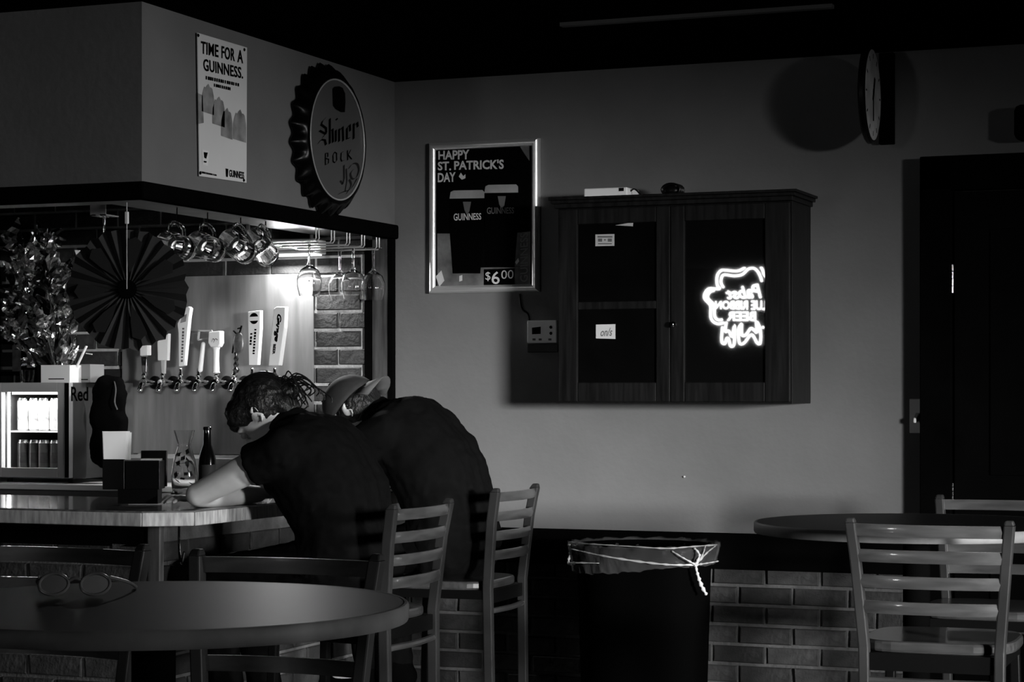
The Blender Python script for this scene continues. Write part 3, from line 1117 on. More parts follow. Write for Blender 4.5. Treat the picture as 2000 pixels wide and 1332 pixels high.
def cdoor(xa, xb, inner):
    d = MB()
    sw = inner
    d.box((xa, CYF, cz0 + 0.006), (xa + sw[0], CYF + 0.02, cz1 - 0.014)).box((xb - sw[1], CYF, cz0 + 0.006), (xb, CYF + 0.02, cz1 - 0.014))
    d.box((xa + sw[0], CYF, cz0 + 0.006), (xb - sw[1], CYF + 0.02, cz0 + 0.075)).box((xa + sw[0], CYF, cz1 - 0.07), (xb - sw[1], CYF + 0.02, cz1 - 0.014))
    return d


XA = [cx0 + 0.004, mx - 0.001, mx + 0.001, cx1 - 0.004]
d1 = cdoor(XA[0], XA[1], (0.075, 0.052)).build('door', CABWOOD, cab, bevel=0.003)
zc = at_y(1215, 596, CYF).z
MB().box((XA[0] + 0.075, CYF + 0.009, cz0 + 0.075), (XA[1] - 0.052, CYF + 0.014, zc - 0.014)).build('panel', BLACKPAINT, d1)
MB().box((XA[0] + 0.075, CYF + 0.009, zc + 0.014), (XA[1] - 0.052, CYF + 0.014, cz1 - 0.07)).build('panel', BLACKPAINT, d1)
MB().box((XA[0] + 0.075, CYF + 0.002, zc - 0.014), (XA[1] - 0.052, CYF + 0.02, zc + 0.014)).build('mid_rail', CABWOOD, d1, bevel=0.002)
d2 = cdoor(XA[2], XA[3], (0.052, 0.09)).build('door', CABWOOD, cab, bevel=0.003)
GY = CYF + 0.010
MB().box((XA[2] + 0.052, GY, cz0 + 0.075), (XA[3] - 0.09, GY + 0.004, cz1 - 0.07)).build('pane', DGLASS, d2)
kn = at_y(1319, 634, CYF)
MB().lathe([(0.006, 0), (0.005, 0.012), (0.011, 0.02), (0.010, 0.027), (0, 0.029)], 14, kn, (0, -1, 0)).build('knob', CHROME, d1, smooth=True)
m = MB()
for px in (1160, 1262, 1326):
    pass
# notes taped to the left door
N1 = CYF - 0.0045
note = thing('taped_note', 'small printed card taped high on the cabinet door', 'card', at_y(1182, 468, N1))
MB().slab([at_y(*q, N1 + 0.012) for q in ((1163, 481), (1200, 480), (1200, 457), (1163, 458))], (0, -0.001, 0)).build('card', mat('card_grey', 0.4, 0.8), note)
m = MB()
for q in ((1167, 461, 1196, 464), (1180, 467, 1183, 470), (1168, 475, 1195, 477), (1168, 466, 1176, 472), (1187, 466, 1195, 472)):
    m.poly([at_y(x, y, N1 + 0.0105) for x, y in ((q[0], q[3]), (q[2], q[3]), (q[2], q[1]), (q[0], q[1]))])
m.build('print_lines', PRINTG, note)
note = thing('handwritten_note', 'pale handwritten paper slip stuck low on the cabinet door', 'card', at_y(1182, 648, N1))
MB().slab([at_y(*q, N1 + 0.012) for q in ((1164, 661), (1202, 662), (1202, 633), (1164, 634))], (0, -0.001, 0)).build('card', mat('card_pale', 0.5, 0.8), note)
m = MB()
put_text(m, 'on/s', [(1173, 641), (1196, 640), (1196, 656), (1173, 657)], lambda x, y: at_y(x, y, N1 + 0.0105), 0.01, 0.3)
m.build('handwriting', PRINTG, note)
tag(MB().slab([at_y(*q, N1 + 0.012) for q in ((1202, 440), (1236, 442), (1237, 434), (1225, 436))], (0, -0.001, 0)).build('tape_strip', mat('card_grey', 0.4)), 'narrow torn pale tape strip above the printed card on cabinet', 'tape')
# on top
bx0, bx1 = at_y(1144, 380, 7.28), at_y(1228, 380, 7.28)
rb = thing('router_box', 'flat white plastic router box lying on top of the cabinet', 'router', (bx0.x, 7.30, CROWN))
MB().box((bx0.x, 7.26, CROWN), (bx1.x, 7.40, CROWN + 0.036)).build('case', mat('ivory_plastic', 0.85), rb, bevel=0.004)
MB().box((bx1.x - 0.03, 7.258, CROWN + 0.022), (bx1.x - 0.012, 7.26, CROWN + 0.034)).build('port', PRINTK, rb)
m = MB().tube(spline([(bx1.x, 7.3, CROWN + 0.025), (bx1.x + 0.02, 7.29, CROWN + 0.03), (bx1.x + 0.05, 7.28, CROWN + 0.004)], 5), 0.003, 6)
m.build('lead', BLACKPL, rb)
cl = at_y(1312, 385, 7.30)
coil = thing('coiled_cable', 'black coiled cable bundle resting on top of the cabinet', 'cable', (cl.x, 7.30, CROWN))
for k in range(3):
    m = MB()
    m.tube([(cl.x + (0.034 + 0.002 * k) * math.cos(t), 7.29 + 0.016 * k, CROWN + 0.024 + 0.021 * math.sin(t)) for t in [2 * PI * j / 20 for j in range(20)]], 0.0045, 6, closed=True)
    m.build('cable_loop', BLACKPL, coil, smooth=True)
MB().ball((cl.x, 7.305, CROWN + 0.021), (0.03, 0.02, 0.019), 12, 8).build('adapter', BLACKPL, coil, smooth=True)

# ================================================================== CLOCK, SWITCH, SPEAKER
ck = at_y(1698, 178, WALL - 0.19)
ck.z = min(ck.z, CEIL - 0.175)
clk = thing('round_clock', 'double-sided round clock on black bracket jutting from the wall near door', 'clock', (ck.x, WALL, ck.z))
CR = 0.160
tw_ = R(2.6)
qx = Vector((math.cos(tw_), math.sin(tw_), 0))
qy = Vector((-math.sin(tw_), math.cos(tw_), 0))
MB().lathe([(0, -0.012), (CR, -0.012), (CR + 0.008, -0.006), (CR + 0.008, 0.006), (CR, 0.012), (CR - 0.004, 0.012), (0, 0.012)], 48, ck, qx).build('case', BLACKPL, clk, smooth=True)
for s in (1, -1):
    MB().poly([ck + qx * 0.0130 * s + (qy * math.cos(t) + Vector((0, 0, math.sin(t)))) * (CR - 0.004) for t in [2 * PI * j / 40 for j in range(40)]]).build('dial', mat('clock_dial', 0.4, 0.6, noise=0.35, nscale=9), clk)
m = MB()
for j in range(12):
    t = 2 * PI * j / 12
    c = (qy * math.cos(t) + Vector((0, 0, math.sin(t))))
    m.bar(ck + qx * 0.0135 + c * (CR - 0.035), ck + qx * 0.0135 + c * (CR - 0.018), 0.006, 0.0006, qx)
m.build('hour_marks', PRINTK, clk)
m = MB()
m.bar(ck + qx * 0.0145 + Vector((0, 0, 0.02)), ck + qx * 0.0145 + Vector((0, 0, -0.09)), 0.012, 0.001, qx)
m.build('hand', PRINTK, clk)
m = MB()
m.bar(ck + qx * 0.0155 - qy * 0.01 + Vector((0, 0, -0.02)), ck + qx * 0.0155 + qy * 0.025 + Vector((0, 0, 0.06)), 0.016, 0.001, qx)
m.build('hand', PRINTK, clk)
b0, b1 = at_y(1716, 200, WALL - 0.03), at_y(1745, 200, WALL - 0.03)
bz0 = at_y(1730, 281, WALL - 0.03).z
MB().box((b0.x, WALL - 0.03, bz0), (b1.x, WALL, CEIL - 0.005)).build('bracket', BLACKMATT, clk, bevel=0.003)
MB().bar(ck + qy * (CR + 0.004), (b0.x + 0.02, WALL - 0.01, ck.z), 0.02, 0.03).build('bracket_arm', BLACKMATT, clk)

sp = at_y(1786, 812, WALL)
swx0, swz1, swz0 = at_y(1776, 812, WALL - 0.006).x, at_y(1776, 779, WALL - 0.006).z, at_y(1776, 846, WALL - 0.006).z
swt = thing('light_switch', 'white wall switch plate with a toggle beside the dark door casing', 'switch', (swx0 + 0.035, WALL, swz0))
MB().box((swx0, WALL - 0.006, swz0), (swx0 + 0.058, WALL, swz1)).build('plate', mat('switch_plate', 0.75, 0.4), swt, bevel=0.003)
zc_ = (swz0 + swz1) / 2
MB().hexa([(swx0 + 0.022, WALL - 0.006, zc_ - 0.014), (swx0 + 0.036, WALL - 0.006, zc_ - 0.014), (swx0 + 0.036, WALL - 0.006, zc_ + 0.012), (swx0 + 0.022, WALL - 0.006, zc_ + 0.012)],
          [(swx0 + 0.024, WALL - 0.055, zc_ - 0.024), (swx0 + 0.034, WALL - 0.055, zc_ - 0.024), (swx0 + 0.034, WALL - 0.055, zc_ - 0.008), (swx0 + 0.024, WALL - 0.055, zc_ - 0.008)]).build('toggle', mat('toggle', 0.6, 0.3), swt, bevel=0.002)
s0 = at_y(1979, 238, WALL - 0.10)
spk = thing('wall_speaker', 'small black rounded speaker mounted high above the dark door', 'speaker', (s0.x + 0.06, WALL, s0.z - 0.06))
MB().box((s0.x, WALL - 0.10, s0.z - 0.06), (s0.x + 0.13, WALL - 0.01, s0.z + 0.06)).build('housing', BLACKMATT, spk, bevel=0.02)
MB().box((s0.x + 0.012, WALL - 0.104, s0.z - 0.048), (s0.x + 0.118, WALL - 0.099, s0.z + 0.048)).build('grille', BLACKMATT, spk, bevel=0.002)
MB().box((s0.x + 0.05, WALL - 0.012, s0.z - 0.03), (s0.x + 0.08, WALL, s0.z + 0.03)).build('mount', BLACKMATT, spk)

# ================================================================== NEON SIGN (on the far front wall; it mirrors in the cabinet glass)
NEON = mat('neon_tube', 1.0, 0.4, emit=1.0, estr=75)
YV = 2 * GY - (YF + 0.06)


def nv(px, py):
    v = at_y(px, py, YV)
    return Vector((v.x, YF + 0.06, v.z))


NC6 = lambda x, y: nv(1340 + x / 6.343, 490 + y / 6.343)
nroot = thing('neon_sign', 'glowing white neon beer sign mirrored in the cabinet glass', 'neon sign', nv(1450, 690))
nr = 0.011
outer = [(470, 890), (400, 905), (340, 880), (305, 820), (305, 700), (290, 660), (235, 600), (225, 550), (255, 490), (300, 465), (415, 470), (385, 420), (385, 310), (430, 245), (500, 240), (620, 250), (700, 225), (760, 170), (830, 155), (900, 170), (945, 230), (965, 290), (1010, 340), (1060, 330), (1140, 330), (1200, 390), (1210, 480), (1170, 560), (1230, 620), (1240, 720), (1190, 800), (1130, 840), (1090, 900), (1010, 910)]
inner = [(450, 850), (395, 855), (355, 810), (350, 700), (330, 650), (275, 595), (270, 550), (300, 505), (350, 490)]
inner2 = [(465, 455), (435, 400), (440, 330), (475, 295), (600, 310), (700, 290), (770, 225), (840, 215), (890, 260), (925, 330), (938, 380)]
for pts in (outer, inner, inner2):
    m = MB()
    m.tube([NC6(v.x, v.y) for v in spline([(x, y, 0) for x, y in pts], 5)], nr, 6)
    m.build('neon_tube', NEON, nroot, smooth=True)
for pts in ([(500, 880), (485, 1000), (530, 990), (570, 1070), (600, 920), (600, 1090), (590, 1170), (550, 1180), (530, 1100), (505, 1080), (480, 1150), (440, 1120), (450, 940)],
            [(690, 900), (690, 1040), (740, 1040), (800, 960), (840, 980), (880, 1010), (870, 870), (920, 980), (920, 1140), (880, 1140), (830, 1050), (790, 1050), (720, 1140), (660, 1140), (650, 970), (690, 900)],
            [(945, 940), (960, 955)]):
    m = MB()
    m.tube([NC6(v.x, v.y) for v in spline([(x, y, 0) for x, y in pts], 4)], nr, 6)
    m.build('neon_tube', NEON, nroot, smooth=True)
for body, quad, sh in (('Pabst', ((935, 400), (490, 470), (490, 600), (935, 585)), 0.3), ('BLUE RIBBON', ((1060, 612), (360, 620), (360, 720), (1060, 735)), 0.0), ('BEER', ((865, 752), (505, 752), (505, 865), (865, 868)), 0.0)):
    m = MB()
    put_text(m, body, [(x, y) for x, y in quad], NC6, 0.02, sh)
    m.build('neon_lettering', NEON, nroot, solid=0.004)
a, b = nv(1350, 500), nv(1545, 690)
MB().box((b.x - 0.05, YF + 0.01, b.z - 0.05), (a.x + 0.05, YF + 0.03, a.z + 0.05)).build('backing', BLACKMATT, nroot)

# ================================================================== CHAIRS


def make_stool(label, SLAT, POSTM):
    t = thing('bar_stool', label, 'bar stool', (0, 0, 0), 0, 'ladder-back bar stools')
    sd = 0.78
    # back posts run from floor to top: lean back, spread towards the top
    for s in (-1, 1):
        m = MB()
        pts = [(s * 0.172, 0.215, 0.0), (s * 0.168, 0.19, 0.40), (s * 0.172, 0.185, 0.78), (s * 0.190, 0.205, 1.0), (s * 0.200, 0.222, 1.10)]
        prev = None
        for q in pts:
            ring = [m.p(Vector(q) + Vector((dx, dy, 0))) for dx, dy in ((-0.0135, -0.016), (0.0135, -0.016), (0.0135, 0.016), (-0.0135, 0.016))]
            if prev:
                for k in range(4):
                    m.face((prev[k], prev[(k + 1) % 4], ring[(k + 1) % 4], ring[k]))
            else:
                m.face(ring[::-1])
            prev = ring
        q = pts[-1]
        m.hexa([Vector(q) + Vector((dx, dy, 0)) for dx, dy in ((-0.0135, -0.016), (0.0135, -0.016), (0.0135, 0.016), (-0.0135, 0.016))],
               [Vector(q) + Vector((dx, dy + 0.004, 0.014)) for dx, dy in ((-0.010, -0.010), (0.010, -0.010), (0.010, 0.010), (-0.010, 0.010))])
        m.build('back_post', [POSTM], t, local=True, bevel=0.004)
    for z in (1.083, 1.017, 0.951, 0.885):
        m = MB()
        n = 10
        rows = []
        for k in range(n + 1):
            u = -1 + 2 * k / n
            w = 0.178 + (z - 0.78) * 0.09
            y = 0.188 + (z - 0.78) * 0.10 + 0.030 * (1 - u * u)
            rows.append([m.p((u * w, y + dy, z + dz)) for dy, dz in ((-0.006, -0.016), (0.003, -0.016), (0.007, 0), (0.003, 0.016), (-0.006, 0.016))])
        for a, b in zip(rows, rows[1:]):
            for k in range(5):
                m.face((a[k], a[(k + 1) % 5], b[(k + 1) % 5], b[k]))
        m.face(rows[0])
        m.face(rows[-1][::-1])
        m.build('slat', SLAT, t, local=True, smooth=True, angle=50)
    m = MB()
    pts = []
    for k in range(40):
        a = 2 * PI * k / 40
        ca, sa = math.cos(a), math.sin(a)
        pts.append((0.20 * math.copysign(abs(ca) ** 0.55, ca), 0.195 * math.copysign(abs(sa) ** 0.55, sa) - 0.012, 0.765))
    m.slab(pts, (0, 0, 0.03))
    m.build('seat', SLAT, t, local=True, bevel=0.008)
    m = MB()
    m.box((-0.17, -0.19, 0.735), (0.17, -0.165, 0.765)).box((-0.17, 0.165, 0.72), (0.17, 0.19, 0.765)).box((-0.18, -0.18, 0.735), (-0.155, 0.18, 0.765)).box((0.155, -0.18, 0.735), (0.18, 0.18, 0.765))
    m.build('seat_rail', CHAIRM, t, local=True)
    for s in (-1, 1):
        MB().bar((s * 0.185, -0.20, 0), (s * 0.165, -0.175, 0.765), 0.027, 0.027, (0, 1, 0)).build('front_leg', CHAIRM, t, local=True, bevel=0.004)
    for z, w in ((0.695, 0.168), (0.30, 0.168)):
        m = MB()
        m.tube(spline([(-w, 0.188, z), (0, 0.205, z), (w, 0.188, z)], 6), 0.010, 8)
        m.build('back_stretcher', SLAT, t, local=True, smooth=True)
    for s in (-1, 1):
        MB().tube([(s * 0.178, -0.19, 0.24), (s * 0.17, 0.195, 0.24)], 0.010, 8).build('side_stretcher', CHAIRM, t, local=True, smooth=True)
    MB().tube([(-0.18, -0.193, 0.28), (0.18, -0.193, 0.28)], 0.011, 8).build('foot_rest', CHROME, t, local=True, smooth=True)
    return t


C1 = make_stool('ladder-back bar stool under the long-haired person', SLAT, CHAIRP)
C2 = make_stool('ladder-back bar stool pushed up to the round table holding eyeglasses', SLAT, CHAIRP)
C3 = make_stool('ladder-back bar stool facing the door at the corner table', SLAT, CHAIRP)
C1.location = (-2.825, 5.725, 0)
C1.rotation_euler = (0, 0, -PI / 2)
dup(C1, (-2.965, 6.815, 0), -PI / 2 + R(2), 'ladder-back bar stool under the person in the cap')
C2.location, C2.rotation_euler = (-2.02, 3.58, 0), (0, 0, R(2))
dup(C2, (-2.615, 3.66, 0), R(-3), 'ladder-back bar stool standing between round table and bar front')
C3.location, C3.rotation_euler = (-1.05, 5.625, 0), (0, 0, PI + R(2))
C4 = make_stool('ladder-back bar stool squeezed between corner table and dark door', SLAT, CHAIRP)
C4.location = (-1.065, 6.51, 0)

# ================================================================== ROUND TABLES


def round_table(loc, r, label, edge, h=1.07):
    t = thing('round_table', label, 'table', (loc[0], loc[1], 0))
    MB().lathe([(0, h - 0.006), (r - 0.008, h - 0.006), (r - 0.008, h), (0, h)], 72, (0, 0, 0)).build('table_top', TABLETOP, t, local=True)
    MB().lathe([(r - 0.01, h - 0.03), (r - 0.002, h - 0.03), (r, h - 0.026), (r, h - 0.004), (r - 0.003, h), (r - 0.01, h)], 72, (0, 0, 0), close=False).build('edge_band', edge, t, local=True, smooth=True)
    MB().lathe([(0, h - 0.03), (r - 0.011, h - 0.03), (r - 0.011, h - 0.007), (0, h - 0.007)], 48, (0, 0, 0)).build('core_board', BLACKPAINT, t, local=True)
    MB().lathe([(0.11, h - 0.045), (0.11, h - 0.03)], 20).build('top_plate', BLACKMATT, t, local=True)
    MB().lathe([(0.038, 0.05), (0.038, h - 0.045)], 20).build('column', BLACKMATT, t, local=True, smooth=True)
    MB().lathe([(0, 0), (0.28, 0), (0.28, 0.012), (0.10, 0.035), (0.05, 0.06), (0, 0.06)], 40).build('base', BLACKMATT, t, local=True, smooth=True)
    return t


tc = at_z(300, 1178, 1.07)
round_table((tc.x, tc.y), 0.44, 'dark round high table with worn pale edge and eyeglasses on top', TABLEEDGE)
tc2 = at_z(1790, 1020, 1.07)
round_table((tc2.x, tc2.y), 0.455, 'dark round high table standing near the dark door', TABLEEDGE)

# eyeglasses lying on the near table
g = at_z(150, 1163, 1.07)
gl = thing('eyeglasses', 'clear-framed eyeglasses lying on the dark round table', 'eyeglasses', (g.x, g.y, 1.07))
CLR = mat('pale_clear_plastic', 0.07, 0.3, spec=0.6)
gr = Vector((CY, SY, 0))
gf = Vector((-SY, CY, 0))
for s in (-1, 1):
    m = MB()
    m.tube([g + gr * (s * 0.037 + 0.026 * math.cos(t)) + gf * (-0.02 + 0.010 * math.sin(t)) + Vector((0, 0, 0.022 + 0.018 * math.sin(t))) for t in [2 * PI * j / 24 for j in range(24)]], 0.003, 8, closed=True)
    rm = m.build('rim', CLR, gl, smooth=True)
    MB().poly([g + gr * (s * 0.037 + 0.025 * math.cos(t)) + gf * (-0.02 + 0.0095 * math.sin(t)) + Vector((0, 0, 0.022 + 0.017 * math.sin(t))) for t in [2 * PI * j / 24 for j in range(24)]]).build('lens', GLASS, rm)
    m = MB()
    m.tube(spline([g + gr * (s * 0.063) + gf * -0.015 + Vector((0, 0, 0.034)), g + gr * (s * 0.082) + gf * 0.05 + Vector((0, 0, 0.02)), g + gr * (s * 0.086) + gf * 0.11 + Vector((0, 0, 0.006)), g + gr * (s * 0.08) + gf * 0.135 + Vector((0, 0, 0.004))], 6), 0.003, 8)
    m.build('temple', CLR, gl, smooth=True)
m = MB()
m.tube(spline([g - gr * 0.011 + gf * -0.016 + Vector((0, 0, 0.028)), g + gf * -0.016 + Vector((0, 0, 0.032)), g + gr * 0.011 + gf * -0.016 + Vector((0, 0, 0.028))], 5), 0.003, 8)
m.build('bridge', CLR, gl, smooth=True)

# ================================================================== BIN
bcn = at_d(1258, 1063, 7.48)
bx, by, bz = bcn.x, bcn.y, bcn.z
BRr = 0.258
binr = thing('trash_can', 'round black trash can lined with a knotted clear plastic bag', 'trash can', (bx, by, 0))
MB().lathe([(0, 0), (0.20, 0), (0.21, 0.01), (BRr - 0.022, bz - 0.03), (BRr - 0.008, bz - 0.03), (BRr - 0.004, bz), (BRr - 0.02, bz), (BRr - 0.03, bz - 0.03), (0.19, 0.03), (0, 0.03)], 56).build('barrel', BLACKMATT, binr, local=True, smooth=True)
BAG = mat('clear_bag', 0.75, 0.16, spec=0.7, alpha=0.05, bump=0.9, bscale=22)
m = MB()
rnd = random.Random(4)
SEG = 120
ph = [rnd.uniform(0, 6.28) for _ in range(6)]


def bagr(t, k):
    return 0.0045 * math.sin(17 * t + ph[0] + k) + 0.003 * math.sin(41 * t + ph[1] - k * 1.7) + 0.002 * math.sin(77 * t + ph[2] + 2 * k)


rows = []
prof = [(BRr - 0.045, -0.20), (BRr - 0.030, -0.03), (BRr - 0.012, 0.006), (BRr + 0.002, 0.008), (BRr + 0.006, -0.006), (BRr + 0.002, -0.03), (BRr - 0.004, -0.06), (BRr - 0.008, -0.085)]
for k, (r, h) in enumerate(prof):
    row = []
    for j in range(SEG):
        t = 2 * PI * j / SEG
        left = max(0.0, math.cos(t - R(215)))
        hh = h * (1 - 0.25 * (k > 4) + 0.35 * left * (k > 4)) + bagr(t, k) * 0.6
        rr = r + bagr(t, k)
        row.append(m.p((rr * math.cos(t), rr * math.sin(t), bz + hh)))
    rows.append(row)
for a, b in zip(rows, rows[1:]):
    for j in range(SEG):
        m.face((a[j], a[(j + 1) % SEG], b[(j + 1) % SEG], b[j]))
bag = m.build('liner_bag', BAG, binr, local=True, smooth=True, angle=180)
# twisted folds, knot and tail
BAGW = mat('bag_fold', 0.45, 0.22, spec=0.7, bump=0.5, bscale=40)
ky = at_d(1358, 1102, 7.27)
kl = ky - Vector((bx, by, 0))


def rim(px, py, dd):
    return at_d(px, py, dd) - Vector((bx, by, 0))


FOLDS = [([(1115, 1072, 7.40), (1180, 1086, 7.27), (1250, 1097, 7.22), (1310, 1103, 7.22), (1357, 1103, 7.25)], [0.002, 0.0035, 0.005, 0.004, 0.005]),
         ([(1312, 1076, 7.22), (1335, 1090, 7.22), (1357, 1102, 7.24)], [0.003, 0.0035, 0.005]),
         ([(1356, 1070, 7.25), (1366, 1084, 7.25), (1359, 1102, 7.25)], [0.004, 0.006, 0.006]),
         ([(1398, 1066, 7.40), (1380, 1080, 7.31), (1360, 1102, 7.26)], [0.002, 0.004, 0.005]),
         ([(1403, 1096, 7.42), (1380, 1100, 7.33), (1360, 1103, 7.26)], [0.003, 0.003, 0.005]),
         ([(1378, 1066, 7.30), (1372, 1084, 7.28), (1360, 1101, 7.26)], [0.002, 0.003, 0.005]),
         ([(1112, 1060, 7.45), (1160, 1063, 7.30), (1230, 1067, 7.22), (1300, 1071, 7.22), (1345, 1068, 7.26), (1400, 1064, 7.42)], [0.005, 0.003, 0.002, 0.004, 0.003, 0.004]),
         ([(1112, 1062, 7.45), (1113, 1080, 7.45), (1111, 1100, 7.45), (1125, 1099, 7.36), (1170, 1100, 7.28)], [0.005, 0.004, 0.006, 0.004, 0.001]),
         ([(1358, 1102, 7.25), (1362, 1120, 7.25), (1369, 1142, 7.26), (1380, 1162, 7.27)], [0.005, 0.006, 0.009, 0.006])]
for pts, rr in FOLDS:
    m = MB()
    path = spline([rim(*q) for q in pts], 6)
    n = len(path)
    rad = [max(0.0012, (rr[min(int(k / 6), len(rr) - 1)] * (1 - (k % 6) / 6) + rr[min(int(k / 6) + 1, len(rr) - 1)] * (k % 6) / 6) * (0.8 + 0.35 * math.sin(k * 2.3))) for k in range(n)]
    m.tube(path, rad, 7)
    m.build('bag_fold', BAGW, bag, local=True, smooth=True, angle=180)
m = MB()
m.ball(kl, (0.012, 0.011, 0.010), 10, 8)
m.build('bag_knot', BAGW, bag, local=True, smooth=True)

# ================================================================== UNDER THE SOFFIT: mugs, rack, glasses, fixture
fx = thing('under_shelf_lamp_box', 'long white fixture box fixed to the brick above the tap panel', 'fixture', at_y(578, 484, WALL - 0.05))
a, b = at_y(532, 484, WALL - 0.07), at_y(626, 484, WALL - 0.07)
z1_, z0_ = at_y(578, 470, WALL - 0.07).z, at_y(578, 497, WALL - 0.07).z
MB().box((a.x, WALL - 0.13, z0_), (b.x, WALL - 0.02, z1_)).build('case', WHITE, fx, bevel=0.004)
MB().box((a.x + 0.01, WALL - 0.12, z0_ - 0.006), (b.x - 0.01, WALL - 0.04, z0_)).build('diffuser', mat('lamp_diffuser', 0.8, 0.5, emit=1.0, estr=1.5), fx)
bl_ = area('fixture_lamp', ((a.x + b.x) / 2, WALL - 0.085, z0_ - 0.010), ((a.x + b.x) / 2, WALL - 0.45, z0_ - 0.75), b.x - a.x - 0.02, 0.07, 17, 180)

rk = thing('stemware_rack', 'chrome wire rack for hanging wine glasses under the soffit', 'glass rack', (-3.62, 7.2, LIP))
RZ = 1.985
rail_y = []
for k, px in enumerate((620, 650, 680, 709, 738)):
    e = at_x(px, 460, -3.53)
    rail_y.append(e.y)
    for s in (-1, 1):
        yy = e.y + s * 0.012
        m = MB()
        m.tube([(-3.53, yy, LIP + 0.01), (-3.53, yy, RZ + 0.008), (-3.536, yy, RZ), (-3.81, yy, RZ)], 0.0028, 6)
        m.build('rail', WIRE, rk, smooth=True)
MB().box((-3.82, rail_y[0] - 0.02, RZ + 0.003), (-3.805, rail_y[-1] + 0.02, RZ + 0.008)).build('cross_strap', WIRE, rk)
for y in (rail_y[0], rail_y[-1]):
    MB().box((-3.82, y - 0.004, RZ + 0.006), (-3.808, y + 0.004, CEIL)).build('hanger', WIRE, rk)


def wineglass(loc, label):
    """hangs upside down by its foot; loc = foot underside"""
    t = thing('wine_glass', label, 'wine glass', loc, 0, 'wine glasses in the rack')
    prof = [(0, 0.004), (0.034, 0.002), (0.034, 0), (0.006, -0.006), (0.0042, -0.03), (0.0042, -0.075), (0.010, -0.085), (0.036, -0.105), (0.046, -0.135), (0.045, -0.165), (0.037, -0.198),
            (0.0355, -0.198), (0.0435, -0.165), (0.0445, -0.135), (0.034, -0.107), (0.008, -0.089), (0, -0.088)]
    MB().lathe(prof, 28, (0, 0, 0), close=False).build('glass_body', GLASSW, t, local=True, smooth=True, angle=70)
    return t


WG = wineglass((at_x(604, 480, -3.62).x, at_x(604, 480, -3.62).y, RZ + 0.004), 'clear wine glass hanging upside down over the tap panel')
for px, X, lab in ((664, -3.71, 'clear wine glass hanging second from the post, overlapping another'), (690, -3.585, 'clear wine glass hanging upside down before the brick strip'), (729, -3.555, 'dark-backed wine glass hanging against the timber post')):
    q = at_x(px, 480, X)
    dup(WG, (X, q.y, RZ + 0.004), 0, lab)
qf = at_y(204, 440, 6.05)
m = MB()
m.box((qf.x - 0.03, 6.01, LIP - 0.01), (qf.x - 0.008, 6.09, LIP - 0.006)).box((qf.x + 0.008, 6.01, LIP - 0.01), (qf.x + 0.03, 6.09, LIP - 0.006)).box((qf.x - 0.03, 6.01, LIP - 0.01), (qf.x + 0.03, 6.014, CEIL))
tag(m.build('glass_bracket', WIRE), 'small wire bracket gripping the lone wine glass behind the fan', 'bracket')
dup(WG, (qf.x, 6.05, LIP - 0.006), 0, 'clear wine glass hanging alone behind the black paper fan')


def mug_mesh(t):
    prof = [(0, 0.010), (0.034, 0.010), (0.036, 0.014), (0.0385, 0.135), (0.0415, 0.137), (0.0435, 0.134), (0.0425, 0.02), (0.040, 0.002), (0.036, 0.0), (0, 0.0)]
    MB().lathe(prof, 20, (0, 0, 0), close=False).build('mug_body', GLASSW, t, local=True, smooth=True, angle=60)
    m = MB()
    m.tube(spline([(0.040, 0, 0.115), (0.066, 0, 0.112), (0.076, 0, 0.085), (0.074, 0, 0.05), (0.062, 0, 0.028), (0.040, 0, 0.024)], 5), 0.0065, 8)
    m.build('handle', GLASSW, t, local=True, smooth=True)


mug0 = None
for k, (px, py, tilt, lab) in enumerate(((512, 478, -60, 'glass beer mug hanging beside the white fixture box'), (466, 476, -72, 'glass beer mug hanging second from the white fixture box'),
                                         (404, 476, -82, 'glass beer mug hanging third along, wider mouthed side outward'), (345, 474, -85, 'glass beer mug hanging closest to the black paper fan'))):
    c = at_x(px, py, -3.68)
    rot = (Matrix.Rotation(R(90), 3, 'Z') @ Matrix.Rotation(R(tilt), 3, 'Y')).to_euler()
    if mug0 is None:
        mug0 = thing('beer_mug', lab, 'beer mug', c, 0, 'beer mugs hanging from hooks')
        mug_mesh(mug0)
        o = mug0
    else:
        o = dup(mug0, c, 0, lab)
    o.rotation_euler = rot
    M3 = rot.to_matrix()
    o.location = c - M3 @ Vector((0.012, 0, 0.068))
    hp = o.location + M3 @ Vector((0.068, 0, 0.07))
    m = MB()
    m.tube([(hp.x, hp.y, LIP + 0.03), (hp.x, hp.y, hp.z + 0.012), (hp.x, hp.y + 0.008, hp.z - 0.004), (hp.x, hp.y + 0.016, hp.z + 0.008)], 0.0025, 6)
    tag(m.build('mug_hook', CHROME, None, smooth=True), 'chrome cup hook holding up a ' + lab.split('beer ')[1], 'hook', 'cup hooks under the soffit')

# black pleated fan
fc = at_y(250, 565, 5.74)
FR = 0.194
fan = thing('paper_fan', 'large black pleated paper fan rosette hung from the soffit corner', 'paper fan', fc)
fr = Vector((CY, SY, 0))
fu = Vector((0, 0, 1))
fn_ = Vector((SY, -CY, 0))
rnd = random.Random(8)
m = MB()
NP = 26
cen = m.p(fc + fn_ * 0.0)
rimv, midv = [], []
for j in range(NP * 2):
    t = 2 * PI * j / (NP * 2) + 0.03
    e = fr * math.cos(t) + fu * math.sin(t)
    hgt = (0.017 if j % 2 else -0.017)
    rr = FR * (1 + rnd.uniform(-0.04, 0.03)) * (0.97 if j % 2 else 1.0)
    midv.append(m.p(fc + e * 0.03 + fn_ * hgt * 0.35))
    rimv.append(m.p(fc + e * rr + fn_ * (hgt + rnd.uniform(-0.004, 0.004))))
for j in range(NP * 2):
    k = (j + 1) % (NP * 2)
    m.face((midv[j], rimv[j], rimv[k], midv[k]))
    m.face((cen, midv[j], midv[k]))
m.build('pleated_disc', PLEAT, fan, solid=0.0006)
m = MB()
